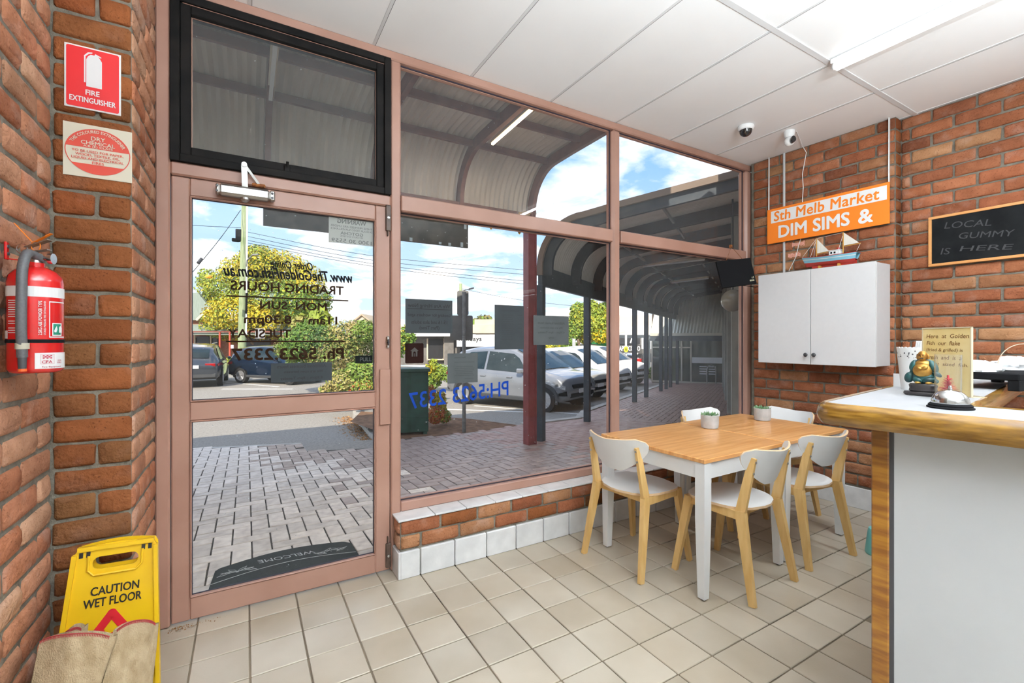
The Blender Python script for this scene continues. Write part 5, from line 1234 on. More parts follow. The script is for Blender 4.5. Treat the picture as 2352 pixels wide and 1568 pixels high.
MB().box((0, -.045, 2.15), (14.5, .02, 2.44)).build('fascia_beam', NAVY, wv)
for y, z in ((-1.7, 3.185), (-.75, 3.04)): MB().box((.1, y-.015, z-.045), (14.3, y+.015, z)).build('purlin', pm('purlin_grey', (.30,.30,.28), rough=.5) if 'purlin_grey' not in MATS else MATS['purlin_grey'], wv)
for s in (.05, 2.16, 5.99, 7.43, 9.76, 10.79, 11.69, 13.4):
    q = wl_(s, 0); b = MB().box((s-.055, -.055, gz(q.y)-.02), (s+.055, .055, 2.16), c=.004)
    b.build('post', NAVY, wv)
def atwz(px, py, z): return onZ(px, py, z)
def wbatt(a, c, z, lab):
    a = atwz(*a, z); c = atwz(*c, z); return batten(lab, a, c, BEI, False, .07, .05, 'unlit wing battens')
wbatt((1478, 608), (1619, 592), 2.99, 'unlit beige batten under the neighbouring verandah, nearer one'); wbatt((1519, 650), (1627, 636), 2.99, 'unlit beige batten under the neighbouring verandah, farther one')
# wing wall: rendered piers, dark shopfronts
REND = pm('wing_render', (.36,.36,.31), (.44,.44,.39), scale=5, rough=.8); DGL = pm('dark_shop_glass', (.012,.016,.016), rough=.08, coat=1)
def wingwall(s): return 2.70-1.02*(s/14.3)
ww = thing('wing_shops', 'row of rendered shopfronts under the neighbouring verandah', 'shop building', tuple(wl_(0, 2.7)), 0); wo_ = Vector(ww.location)
def wbox(s0, s1, n0, n1, z0, z1, nm, mt, c=0):
    a = wl_(s0, wingwall(s0)); c_ = wl_(s1, wingwall(s1)); d = (c_-a).normalized(); nn = Vector((d.y, -d.x, 0)); b = MB()
    P_ = [a+nn*n0, c_+nn*n0, c_+nn*n1, a+nn*n1]
    V = [(p.x-wo_.x, p.y-wo_.y, z0) for p in P_]+[(p.x-wo_.x, p.y-wo_.y, z1) for p in P_]
    b.add(V, [(0,1,2,3), (7,6,5,4), (0,4,5,1), (1,5,6,2), (2,6,7,3), (3,7,4,0)]); return b.build(nm, mt, ww)
wbox(-.9, 14.4, .04, .3, -.6, 4.3, 'wall', REND)
wbox(-.9, 1.2, .0, .05, -.2, 2.6, 'shop_window', DGL)
for s in (1.35, 4.2, 7.0, 9.4, 11.8): wbox(s, s+.28, -.10, .05, -.5, 3.3, 'pier', REND)
for s0, s1 in ((1.75, 4.1), (4.6, 6.9), (7.4, 9.3), (9.8, 11.7)): wbox(s0, s1, .0, .05, -.4, 2.2, 'shop_window', DGL)
for s in (2.5, 5.3, 8.2): wbox(s, s+.08, -.02, .05, -.4, 2.2, 'door_frame', REND)
for s0, s1 in ((1.7, 6.9),): wbox(s0, s1, -.03, .05, 2.2, 2.45, 'head_rail', REND)
q = dep(1683, 690, 6.15); gl = thing('globe_lamp', 'opal globe lamp hanging from the neighbouring verandah', 'lamp', tuple(q))
MB().lathe([(.001, .15)]+[(.15*sin(R(a)), .15*cos(R(a))) for a in range(15, 180, 15)]+[(.001, -.15)], 24).build('globe', pm('opal_dirty', (.30,.27,.20), (.50,.47,.38), scale=3, rough=.2, coat=.6), gl, 60); MB().tube([(0, 0, .15), (0, 0, 3.25-q.z)], .012, 8).build('drop_rod', DKGREY, gl)
# end shop facing us
ES = 14.25
eb = thing('end_shop', 'cream framed glass shopfront at the far end of the footpath', 'shop building', tuple(wl_(ES, 0)), TW)
def ebox(n0, n1, x0, x1, z0, z1, nm, mt, par=None): return MB().box((x0, -n1, z0), (x1, -n0, z1)).build(nm, mt, par or eb)
CRF = pm('cream_frame', (.58,.54,.44), rough=.5); DBR = pm('dark_brick', (.15,.09,.06), (.22,.14,.10), scale=20, rough=.9)
ebox(-1.18, 2.3, .05, .4, -.7, 3.0, 'wall', DBR)
ebox(-1.15, 1.65, .0, .06, -.42, 1.95, 'shop_glass', pm('shop_glass', (.03,.045,.04), (.10,.12,.08), scale=.8, rough=.05, coat=1))
for n_ in (-1.17, -.55, .05, .42, 1.65): ebox(n_-.03, n_+.03, -.03, .06, -.45, 1.95, 'mullion', CRF)
ebox(-1.2, 1.68, -.03, .06, -.48, -.40, 'sill', CRF); ebox(-1.17, .42, -.03, .06, 1.0, 1.05, 'transom', CRF)
sg_ = ebox(.46, 1.62, -.015, .0, .38, .62, 'white_sign_band', SIGNWHITE); 
b = MB()
for k in range(4):
    for n_ in (.75, 1.1): b.box((-.01, -n_-.28, .22-.10*k), (.0, -n_, .26-.10*k))
b.build('window_lettering', SIGNWHITE, eb)
bh = thing('bike_hoop', 'galvanised bike hoop standing before the end shop', 'bike rack', tuple(onP(1634, 882, (0, 12.1, gz(12.1)), (0, 0, 1))))
MB().tube([(-.17, .08, -.02), (-.17, .08, .55)]+[(-.17*cos(R(a)), .08*cos(R(a)), .55+.22*sin(R(a))) for a in range(15, 180, 15)]+[(.17, -.08, .55), (.17, -.08, -.02)], .024, 8).build('hoop', STEEL, bh, 60)
# cross verandah in front of the end shop: cream gutter, navy beam, steep corrugated front
s_ = 12.6
zg = onP(1580, 768, wl_(s_, 0), DV).z
ev = thing('end_verandah', 'steep corrugated awning with cream gutter across the end of the footpath', 'awning', tuple(wl_(s_, 0)), TW)
nA = (onP(1494, 768, wl_(s_, 0), DV)-wl_(s_, 0)).dot(NV); nB = (onP(1676, 768, wl_(s_, 0), DV)-wl_(s_, 0)).dot(NV)
V = []; F = []; n = int((nB-nA)/.115)*4
for i, (xx, z, dn_) in enumerate(((0, zg+.06, 0), (.35, zg+1.0, .10), (.8, zg+1.95, .22))):
    for k in range(n+1): a = .022*cos(PI*k/2); V.append((xx+a, -(nA+dn_+(nB-nA)*k/n), z))
for i in range(2):
    for k in range(n): F.append((i*(n+1)+k, i*(n+1)+k+1, (i+1)*(n+1)+k+1, (i+1)*(n+1)+k))
b = MB(); b.add(V, F); b.build('roof_sheet', pm('end_corrugated', (.56,.56,.48), (.68,.67,.58), scale=2, rough=.6), ev, 60)
MB().box((-.06, -nB, zg-.05), (.06, -nA, zg+.06)).build('gutter', CRF, ev); MB().box((-.04, -nB, zg-.25), (.04, -nA, zg-.05)).build('beam', NAVY, ev)
# ================================================================== cars
def lerp(a, b, t): return a+(b-a)*t
def interp(x, T):
    for (x0, *a), (x1, *b) in zip(T, T[1:]):
        if x0 <= x <= x1: t = (x-x0)/(x1-x0); return [lerp(p, q, t) for p, q in zip(a, b)]
    return list(T[-1][1:]) if x > T[-1][0] else list(T[0][1:])
CARGL = pm('car_glass', (.012,.022,.026), (.03,.045,.05), scale=2, rough=.06, spec=.35); TYRE = pm('tyre', (.018,.018,.018), rough=.8); ALLOY = pm('alloy', (.52,.52,.53), rough=.3, metal=.7)
PLAS = pm('grey_cladding', (.045,.047,.05), rough=.6); LAMPW = pm('headlamp', (.06,.065,.07), (.62,.65,.68), scale=9, rough=.08, coat=1); LAMPR = pm('tail_lamp', (.40,.01,.01), (.25,.005,.005), scale=14, rough=.12, coat=1)
# profile stations: x (front +), z underside, z belt, z top, half width at belt, half width at roof
SUV = [(-2.20,.55,.80,.82,.70,.60),(-2.16,.40,.92,1.02,.80,.62),(-2.05,.33,.98,1.28,.86,.63),(-1.75,.30,1.02,1.52,.90,.63),(-1.2,.28,1.01,1.62,.91,.65),(-.4,.27,.98,1.66,.92,.66),(.2,.27,.96,1.63,.92,.65),(.62,.27,.955,1.45,.92,.67),(1.0,.27,.95,1.20,.915,.72),(1.25,.27,.945,1.03,.91,.76),(1.6,.28,.92,.98,.89,.74),(1.85,.30,.86,.92,.85,.68),(1.98,.33,.78,.86,.80,.62),(2.06,.38,.68,.76,.74,.54),(2.09,.44,.60,.64,.68,.48)]
SUV = [(x if x < 1.37 else 1.37+(x-1.37)*.82, *r_) for x, *r_ in SUV]
NZ = lambda x: x if x < 1.37 else 1.37+(x-1.37)*.82
def make_car(name, label, colour, pos, heading, T=SUV, grp=None, clad=False, rear=False, sc_=1.0, wheel_r=.34, axle=1.32, spare=False):
    t = thing(name, label, 'car', pos, heading, grp); X0, X1 = T[0][0], T[-1][0]
    paint_ = colour
    def sec(x):
        zb, ze, zt, w, wr = interp(x, T); g = max(0, zt-ze)
        P = [(w*.86, zb), (w*.97, zb+.10), (w*1.0, (zb+ze)*.5+.02), (w*.985, ze-.06), (w*.96, ze), (lerp(w*.96, wr, .9), ze+g*.88), (wr*.85, ze+g*.98), (0, zt+.015)]
        return P
    n = 44; b = MB(); V = []; F = []; K = 15
    for i in range(n+1):
        x = X0+(X1-X0)*i/n; P = sec(x)
        ring = [(x, y, z) for y, z in P]+[(x, -y, z) for y, z in P[-2::-1]]; V += ring
    for i in range(n):
        for k in range(K-1): F.append((i*K+k, (i+1)*K+k, (i+1)*K+k+1, i*K+k+1))
        F.append((i*K+K-1, (i+1)*K+K-1, (i+1)*K, i*K))
    F += [tuple(range(K)), tuple(n*K+k for k in range(K))[::-1]]
    b.add([(p[0]*sc_, p[1]*sc_, p[2]*sc_) for p in V], F); b.build('body', paint_, t, 38)
    def gp(x, f, s_, off=.006):   # point on the glasshouse side
        P = sec(x); y = lerp(P[4][0], P[5][0], f); z = lerp(P[4][1], P[5][1], f); return ((x)*sc_, s_*(y+off)*sc_, (z+.004)*sc_)
    for s_ in (-1, 1):
        for nm, poly in (('rear_side_window', [(-1.72,.06),(-.62,.06),(-.62,.90),(-1.25,.88),(-1.60,.55)]), ('front_side_window', [(-.54,.06),(.86,.06),(.50,.80),(.30,.90),(-.54,.90)])):
            b = MB(); m_ = []
            xs_ = sorted(set([p[0] for p in poly]))
            V = [gp(x, f, s_) for x, f in poly]; b.add(V, [tuple(range(len(V)))[::s_]])
            b.build(nm, CARGL, t)
        b = MB()
        b.box((1.0*sc_*0+.62*sc_, s_*.94*sc_, .98*sc_), (.80*sc_, s_*1.07*sc_, 1.10*sc_), c=.03); b.build('mirror', paint_, t)
        for x in (-axle, axle):
            a = MB(); zb = interp(x, T); yy = (zb[3]*.985)
            arch = [((x+(wheel_r+.07)*cos(R(q)))*sc_, s_*(yy+.012)*sc_, (wheel_r+(wheel_r+.07)*sin(R(q)))*sc_) for q in range(-12, 193, 12)]
            a.add(arch, [tuple(range(len(arch)))[::-s_]]); a.build('wheel_arch', PLAS if clad else BLACK, t)
            w = MB(); o_ = (x*sc_, s_*(yy-.19)*sc_, wheel_r*sc_)
            pr = [(wheel_r*.62, .0), (wheel_r*.97, .02), (wheel_r, .06), (wheel_r, .18), (wheel_r*.96, .215), (wheel_r*.68, .222), (wheel_r*.66, .20)]
            w.lathe([(r_*sc_, s_*h*sc_) for r_, h in pr], 28, o=o_, ax='y'); wo2 = w.build('wheel', TYRE, t, 40)
            w = MB(); w.lathe([(wheel_r*.67*sc_, s_*.20*sc_), (wheel_r*.63*sc_, s_*.222*sc_), (wheel_r*.60*sc_, s_*.205*sc_)], 28, o=o_, ax='y')
            hub = Vector((x*sc_, s_*(yy-.19+.215)*sc_, wheel_r*sc_))
            for k in range(5):
                a0 = 2*PI*k/5+.3
                for dd_ in (-.13, .13): w.bar(hub, hub+Vector((cos(a0+dd_), 0, sin(a0+dd_)))*wheel_r*.63*sc_, .035*sc_, .016*sc_, up=(0,1,0))
            w.lathe([(.07*sc_, s_*.205*sc_), (.06*sc_, s_*.226*sc_), (.01*sc_, s_*.23*sc_)], 14, o=o_, ax='y'); w.build('alloy_rim', ALLOY, wo2)
        # lamps wrapped on the corners
        P = sec(1.80); 
        def sy_(x, z):
            P = sec(x)
            for (y0, z0), (y1, z1) in zip(P, P[1:]):
                if z0 <= z <= z1 and z1 > z0: return lerp(y0, y1, (z-z0)/(z1-z0))
            return P[0][0] if z < P[0][1] else P[5][0]
        def patch(nm, mt, x0, x1, lo, hi, nn=6, off=.016):
            def f(u, v):
                x = lerp(x0, x1, u); z = lerp(lerp(lo[0], lo[1], u), lerp(hi[0], hi[1], u), v); k = .012 if x > 0 else -.012
                return ((x+k)*sc_, s_*(sy_(x, z)+off)*sc_, z*sc_)
            b = MB(); b.grid(f, nn, 4); return b.build(nm, mt, t, 50)
        patch('headlamp', LAMPW, 1.42, NZ(2.02), (.80, .60), (.845, .70)); patch('tail_lamp', LAMPR, -2.15, -1.78, (.82, .84), (.90, .96))
        patch('fog_lamp', BLACK, NZ(1.84), NZ(2.06), (.46, .46), (.52, .58))
        MB().box((-2.19*sc_, s_*.40*sc_, .80*sc_), (-2.12*sc_, s_*.74*sc_, .92*sc_), c=.02).build('tail_lamp', LAMPR, t)
    b = MB()
    for f0, nm in ((1, 'w'),):
        xs_ = [.30, .45, .62, .8, 1.0, 1.20]; V = []; F = []
        for x in xs_:
            P = sec(x); V += [(x*sc_, y*sc_, z*sc_) for y, z in ((-P[6][0]*1.05, P[6][1]+.0), (-P[6][0]*.5, lerp(P[6][1], P[7][1], .6)+.008), (P[6][0]*.5, lerp(P[6][1], P[7][1], .6)+.008), (P[6][0]*1.05, P[6][1]+.0))]
        V = [(p[0]+.012, p[1], p[2]+.012) for p in V]
        for i in range(len(xs_)-1):
            for k in range(3): F.append((i*4+k, (i+1)*4+k, (i+1)*4+k+1, i*4+k+1))
        b.add(V, F)
    b.build('windscreen', CARGL, t)
    b = MB(); xs_ = [-2.12, -2.0, -1.85]; V = []; F = []
    for x in xs_:
        P = sec(x); V += [((x-.02)*sc_, y*sc_, (z+.01)*sc_) for y, z in ((-P[6][0], P[6][1]), (0, P[7][1]), (P[6][0], P[6][1]))]
    for i in range(2):
        for k in range(2): F.append((i*3+k, i*3+k+1, (i+1)*3+k+1, (i+1)*3+k))
    b.add(V, F); b.build('rear_window', CARGL, t)
    b = MB(); b.box((NZ(1.98)*sc_, -.50*sc_, .60*sc_), (NZ(2.10)*sc_, .50*sc_, .72*sc_), c=.03).box((NZ(2.0)*sc_, -.60*sc_, .40*sc_), (NZ(2.105)*sc_, .60*sc_, .53*sc_), c=.03); b.build('grille', BLACK, t)
    MB().box((NZ(2.09)*sc_, -.19*sc_, .50*sc_), (NZ(2.12)*sc_, .19*sc_, .60*sc_)).build('front_plate', WHITE, t)
    MB().box((-2.235*sc_, -.22*sc_, .74*sc_), (-2.19*sc_, .22*sc_, .86*sc_)).build('rear_plate', WHITE, t)
    b = MB().box((-2.19*sc_, -.78*sc_, .36*sc_), (-2.02*sc_, .78*sc_, .56*sc_), c=.05)
    for s_ in (-1, 1): b.box((-1.0*sc_, s_*.86*sc_, .27*sc_), (1.0*sc_, s_*.935*sc_, .38*sc_), c=.02)
    b.build('sill_cladding', PLAS, t)
    b = MB()
    for s_ in (-1, 1):
        for x in (-.62, .30): b.box(((x-.09)*sc_, s_*.905*sc_, .84*sc_), ((x+.09)*sc_, s_*.945*sc_, .87*sc_), c=.008)
    b.build('door_handle', paint_, t)
    if rear:
        b = MB().tube([(-1.6*sc_, s2*.60*sc_, 1.66*sc_) for s2 in (1,)]+[(.1*sc_, .60*sc_, 1.70*sc_)], .02, 6).tube([(-1.6*sc_, -.60*sc_, 1.66*sc_), (.1*sc_, -.60*sc_, 1.70*sc_)], .02, 6); b.build('roof_rail', ALLOY, t)
    return t
GREYP = pm('grey_car_paint', (.22,.235,.26), (.25,.265,.29), scale=2, rough=.25, metal=.35, coat=.8); WHT = pm('white_car_paint', (.74,.75,.77), rough=.25, coat=.8); SILV = pm('champagne_car_paint', (.50,.48,.44), rough=.25, metal=.3, coat=.8)
DARKP = pm('graphite_car_paint', (.045,.055,.07), rough=.2, metal=.4, coat=1); BLUEP = pm('navy_car_paint', (.006,.018,.042), rough=.2, metal=.3, coat=1)
wa = Vector((6.39, 9.26, 0)); wb_ = Vector((5.37, 11.81, 0)); fdir = (wa-wb_).normalized(); rn = Vector((fdir.y, -fdir.x, 0)); mid = (wa+wb_)/2-rn*.88
hd0 = math.atan2(fdir.y, fdir.x)
mid -= fdir*.06; make_car('suv', 'grey SUV parked facing the footpath beside the maroon post', GREYP, (mid.x, mid.y, rz_(mid.y)-.02), hd0, axle=1.37, clad=True)
for s_i, sc_i, nm, lab, col in ((7.0, .93, 'hatchback', 'champagne silver hatchback parked beyond the grey SUV', SILV), (9.8, .96, 'hatchback', 'white hatchback parked third from the maroon post', WHT), (12.7, 1.0, 'suv', 'white SUV parked farthest along the footpath kerb', WHT)):
    c0 = wl_(s_i, -1.2)-fdir*2.0*sc_i
    make_car(nm, lab, col, (c0.x, c0.y, rz_(c0.y)-.02), hd0, sc_=sc_i)
# cars across the road
c0 = dep(440, 884, 17.6)+Vector((cos(R(88)), sin(R(88)), 0))*2.3; make_car('suv', 'dark graphite SUV seen from behind at the left of the street', DARKP, (c0.x, c0.y, -.55), R(88), rear=True, sc_=1.05)
c0 = dep(648, 876, 19.6); make_car('suv', 'navy blue SUV parked under the yellow leaved tree', BLUEP, (c0.x, c0.y+.8, -.55), R(-48), sc_=1.0)
for px, py, D, nm, lab, col, h in ((1384, 838, 46, 'four_wheel_drive', 'cream four wheel drive parked far across the road', SILV, R(50)), (1444, 845, 47, 'hatchback', 'small white hatchback parked far across the road', WHT, R(47)), (1412, 842, 52, 'hatchback', 'blue grey hatchback parked far across the road behind the yellow sign', GREYP, R(47))):
    c0 = dep(px, py, D); make_car(nm, lab, col, (c0.x, c0.y, c0.z), h, sc_=.95)
# ================================================================== foliage
def leaf_cloud(name, par, blobs, N, size, mats, seed=0, flat=.5, weights=None):
    r_ = np.random.RandomState(seed); B = np.array([[*c, *(s if isinstance(s, tuple) else (s,)*3)] for c, s in blobs]); vol = (B[:, 3]*B[:, 4]*B[:, 5])**(2/3); idx = r_.choice(len(B), N, p=vol/vol.sum())
    d = r_.normal(size=(N, 3)); d /= np.linalg.norm(d, axis=1)[:, None]; rad = r_.uniform(.62, 1.05, N)[:, None]
    c = B[idx, :3]+d*rad*B[idx, 3:6]
    n_ = d+r_.normal(size=(N, 3))*.7+np.array([0, 0, .35]); n_ /= np.linalg.norm(n_, axis=1)[:, None]
    t_ = np.cross(n_, r_.normal(size=(N, 3))); t_ /= np.linalg.norm(t_, axis=1)[:, None]; b_ = np.cross(n_, t_)
    s_ = (size*r_.uniform(.6, 1.4, N))[:, None]
    V = np.stack([c-t_*s_, c+b_*s_*flat, c+t_*s_, c-b_*s_*flat], 1).reshape(-1, 3)
    F = np.arange(4*N).reshape(-1, 4)
    me = bpy.data.meshes.new(name); me.from_pydata(V.tolist(), [], F.tolist())
    for m in mats: me.materials.append(m)
    mi = r_.randint(0, len(mats), len(B))[idx]; alt = r_.rand(N) < .3; mi[alt] = r_.randint(0, len(mats), alt.sum())
    me.polygons.foreach_set('material_index', mi.astype(int).tolist()); me.update()
    o = link(name, me, par); o['kind'] = 'stuff'; return o
def leafm(name, c1, c2, sc_=.7): 
    m = pm(name, c1, c2, scale=sc_, rough=.6, spec=.3); b = m.node_tree.nodes['Principled BSDF']; b.inputs['Transmission Weight'].default_value = 0; return m
LY = leafm('leaf_yellow', (.62,.44,.02), (.42,.38,.03)); LG = leafm('leaf_green', (.10,.20,.03), (.20,.30,.05)); LYG = leafm('leaf_lime', (.34,.38,.04), (.20,.28,.04)); LD = leafm('leaf_dark', (.035,.085,.02), (.07,.14,.03)); LO = leafm('leaf_orange', (.62,.22,.05), (.48,.12,.04)); LM = leafm('leaf_mixed', (.20,.28,.05), (.36,.30,.10)); LB = leafm('leaf_bronze', (.24,.15,.06), (.13,.17,.04))
BARK = pm('bark', (.13,.09,.06), (.22,.16,.11), scale=12, rough=.9, bump=.6, bscale=30)
def tree(name, label, base, blobs, N, size, mats, seed, trunk=None, cat='tree', grp=None):
    t = thing(name, label, cat, base, 0, grp); leaf_cloud('foliage', t, blobs, N, size, mats, seed)
    if trunk:
        b = MB()
        for path, r_ in trunk: b.tube(path, r_, 10)
        b.build('trunk', BARK, t, 60)
    return t
def pxb(lst, D, base):   # blobs from image measurements at depth D: (px, py, rpx, rpy)
    out = []
    rr = random.Random(len(lst))
    for px, py, rx, ry in lst:
        c = dep(px, py, D+rr.uniform(-.07, .07)*D*.6)-Vector(base); out.append((tuple(c), (rx*D/FPX, rx*D/FPX, ry*D/FPX)))
    return out
D = 29; bs_ = dep(600, 856, D); bs_.z = -.6
bl = pxb([(600, 605, 55, 40), (560, 630, 55, 45), (650, 620, 60, 45), (700, 650, 45, 45), (520, 665, 60, 45), (490, 700, 30, 40), (600, 680, 75, 50), (680, 690, 65, 45), (540, 720, 60, 40), (620, 740, 70, 40), (700, 730, 45, 40), (500, 745, 35, 30), (545, 765, 35, 25), (590, 590, 35, 28), (660, 755, 40, 35), (475, 640, 22, 25), (735, 690, 28, 35)], D, bs_)
tree('golden_tree', 'large round tree with yellow and green leaves behind the power pole', tuple(bs_), bl, 42000, .085, [LY, LY, LG, LYG, LYG], 1, [([(0,0,0), (.05,0,1.4), (-.1,0,2.4)], [.22,.18,.12]), ([(0,0,1.2), (-1.2,0,2.6)], [.14,.06]), ([(0,0,1.3), (1.4,.2,2.9)], [.14,.06])])
D = 27; bs_ = dep(1338, 836, D); bs_.z = -.6
bl = pxb([(1335, 735, 30, 35), (1360, 720, 30, 30), (1318, 755, 22, 28), (1375, 745, 26, 30), (1395, 735, 18, 28), (1345, 765, 30, 25), (1330, 710, 20, 16), (1380, 770, 20, 18), (1300, 790, 25, 14), (1265, 795, 20, 12)], D, bs_)
tree('street_tree', 'bright yellow green street tree across the road by the white signs', tuple(bs_), bl, 16000, .085, [LYG, LY, LG, LYG], 2, [([(0,0,0), (-.1,0,1.0), (-.35,0,2.0)], [.16,.12,.07]), ([(0,0,.7), (.5,0,2.0)], [.10,.05])])
D = 60; bs_ = dep(1110, 800, D); bs_.z = -.6
tree('distant_tree', 'dark green tree far behind the cream shop roof', tuple(bs_), pxb([(1110, 742, 22, 18), (1092, 748, 14, 12), (1128, 750, 12, 10), (1110, 780, 18, 28)], D, bs_), 1500, .30, [LG, LD, LB], 3)
D = 60; bs_ = dep(1395, 800, D); bs_.z = -.6
tree('distant_tree', 'dark green tree top far behind the bright street tree', tuple(bs_), pxb([(1392, 715, 14, 20), (1400, 700, 10, 10), (1396, 760, 14, 40)], D, bs_), 1200, .28, [LG, LD], 4, [([(0,0,0), (0,0,4)], [.3,.15])])
# shrubs on the garden island
def shrub(label, lst, D, N, size, mats, seed, basey, grp=None, nm='shrub'):
    bs2 = dep(lst[0][0], basey, D); bs2.z = rz_(bs2.y)-.0
    return tree(nm, label, tuple(bs2), pxb(lst, D, bs2), N, size, mats, seed, None, 'shrub', grp)
shrub('large rounded shrub mass with green and bronze leaves behind the door lettering', [(740, 790, 70, 40), (800, 775, 55, 40), (690, 790, 45, 35), (830, 810, 35, 45), (770, 830, 60, 40), (660, 800, 30, 25), (720, 755, 40, 25), (840, 760, 28, 25), (700, 830, 40, 28)], 15.5, 26000, .045, [LG, LD, LM, LG, LB], 5, 880)
shrub('spiky grey green grass tree rising above the shrub mass', [(735, 735, 22, 22), (715, 745, 14, 14), (690, 740, 16, 16)], 16.5, 900, .17, [LM, LYG], 6, 880, nm='grass_tree')
shrub('low pale green shrub with pink tinged leaves beside the door frame', [(830, 855, 38, 28), (790, 875, 38, 26), (850, 880, 24, 26), (765, 893, 30, 14)], 11.5, 4500, .04, [LM, LYG, LG], 7, 925)
shrub('low orange red leaved shrub at the corner of the garden island', [(835, 892, 26, 20), (850, 905, 18, 18), (812, 905, 18, 12)], 10.2, 2600, .03, [LO, LO, LYG, LM], 8, 935)
shrub('low orange tipped shrub beside the green utility box', [(1008, 925, 18, 28), (1000, 950, 20, 22), (1020, 955, 16, 16), (990, 905, 10, 22)], 8.6, 2800, .026, [LO, LYG, LO, LY], 9, 970)
shrub('bright green low hedge behind the grey street sign post', [(1010, 855, 24, 18), (1035, 862, 18, 18), (995, 870, 20, 22), (1050, 860, 14, 14)], 17, 3500, .05, [LG, LYG, LG], 10, 890, nm='hedge')
shrub('yellow flowering bush peeking over the green utility box', [(995, 838, 10, 16), (985, 850, 10, 12), (938, 770, 18, 25), (920, 790, 12, 30)], 13, 900, .06, [LY, LG, LYG], 11, 890, nm='bush')
shrub('dry grass strip in front of the brick house across the road', [(515, 832, 22, 10), (555, 834, 22, 9), (590, 832, 16, 10), (630, 828, 30, 10)], 26, 1800, .11, [LYG, LM], 12, 845, nm='grass_strip')
shrub('dark rounded bush at the far end of the footpath', [(1500, 855, 12, 12), (1490, 858, 9, 10), (1508, 852, 8, 12)], 22, 700, .08, [LD, LG], 13, 868, nm='bush')
shrub('small weeds growing on the bare soil near the sign post', [(1122, 981, 14, 3), (1135, 979, 8, 3)], 8.3, 260, .02, [LG, LM], 14, 984, nm='weeds')
# ================================================================== street furniture
GBOX = pm('utility_green', (.008,.045,.032), (.015,.075,.05), scale=6, rough=.5)
ub = thing('utility_box', 'dark green metal utility box with a sloping lid outside the window', 'utility box', (2.38, 7.62, gz(7.6)-.02), R(-14)); ub.scale = (1.05, 1, 1.05)
MB().box((-.42, -.22, .06), (.32, .22, 1.02), c=.01).build('cabinet', GBOX, ub)
MB().box((-.45, -.25, 1.02), (.35, .25, 1.075), c=.01).build('lid', GBOX, ub)
b = MB(); b.box((-.40, -.228, .30), (.30, -.222, .96), c=.002).box((-.06, -.232, .3), (-.05, -.222, .96)); b.build('door', GBOX, ub)
for x in (-.40, .24): MB().box((x, -.20, 0), (x+.06, .20, .07)).build('foot', GBOX, ub)
spx, spy = 3.23, 7.16
sp = thing('street_sign', 'grey street sign post with two blank sign backs seen from behind', 'street sign', (spx, spy, gz(spy)-.02), R(-24))
GALV = pm('galvanised', (.16,.16,.155), (.24,.24,.23), scale=14, rough=.55); BACK = pm('sign_back', (.115,.115,.11), (.16,.16,.155), scale=6, rough=.55)
ztop = onP(1066, 668, (spx, spy, 0), FW).z-gz(spy)
MB().tube([(0, 0, 0), (0, 0, ztop)], .031, 14).build('post', GALV, sp, 60)
def spz(py): return onP(1066, py, (spx, spy, 0), FW).z-gz(spy)+.02
for t_, b_, w_, nm in ((667, 724, .098, 'upper_plate'), (724, 781, .195, 'lower_plate')):
    MB().prism(rr_poly(-w_+(-.02 if w_ < .1 else -.045), spz(b_), w_+(-.02 if w_ < .1 else -.045), spz(t_), .03), .030, .036, lambda u, v, w: (u, w, v)).build(nm, BACK, sp)
b = MB()
for py in (672, 718, 732, 773): b.lathe([(.037, -.012), (.037, .012)], 14, o=(0, 0, spz(py)))
b.build('clamp', GALV, sp)
# timber power pole and wires
PG = pm('treated_pine', (.20,.27,.13), (.33,.37,.22), scale=3, stretch=(5,5,.6), rough=.9)
pp = dep(555, 862, 24.2); pp.z = -.56
pw = thing('power_pole', 'tall green tinged timber power pole left of the yellow tree', 'power pole', tuple(pp))
top = 9.5
MB().tube([(0, 0, 0), (.05, 0, 4), (.15, 0, top)], [.215, .18, .15], 14).build('pole', PG, pw, 60)
MB().tube([(.20, -.16, 2.2), (.26, -.15, 9)], .045, 8).build('conduit', WHITE, pw); MB().tube([(.21, -.19, 3.3), (.23, -.18, 4.4)], .055, 8).build('black_guard', BLACK, pw)
def atd(px, py, D): return dep(px, py, D)
b = MB(); q = atd(550, 540, 24.2)-pp; b.box(q+Vector((-.18, -.15, -.35)), q+Vector((.14, .05, .30)), c=.03); q = atd(545, 552, 24.2)-pp; b.box(q+Vector((-.25, -.1, -.08)), q+Vector((.1, .05, .10)), c=.03); b.build('transformer_box', BLACK, pw)
q0 = atd(566, 612, 24)-pp; q1 = atd(580, 585, 23.5)-pp
MB().tube([q0, q0+Vector((.02, -.1, .3)), q1], .03, 8).bar(q1, q1+Vector((.26, -.12, .03)), .14, .06).build('lamp_arm', GALV, pw)
MB().lathe([(.001, -.10), (.14, -.06), (.16, 0), (.12, .08), (.001, .12)], 14, o=tuple(atd(480, 636, 24)-pp)).build('amber_beacon', pm('beacon', (.75,.35,.02), rough=.4), pw)
def wire(label, pts_, r_=.012):
    b = MB(); b.tube([tuple(p) for p in smooth_path([Vector(p) for p in pts_], 6)], r_, 5); o = b.build('power_line', BLACK); return tag(o, label, 'power line', 'overhead power lines')
for k, (y0_, y1_, y2_, y3_) in enumerate(((531, 588, 620, 648), (541, 598, 630, 652), (550, 606, 645, 668), (556, 612, 652, 676))):
    wire(('uppermost', 'second', 'third', 'lowest')[k]+' of the four black power lines sagging right from the timber pole', [atd(560, y0_, 24.2), atd(860, y1_, 26), atd(1205, y2_, 29), atd(1500, y3_, 33)])
wire('single black power line running left from the timber pole', [atd(556, 523, 24.2), atd(440, 517, 22), atd(300, 505, 20)])
wire('black stay wire slanting down left from the top of the timber pole', [atd(553, 482, 24), atd(500, 555, 22), atd(400, 675, 19)], .014)
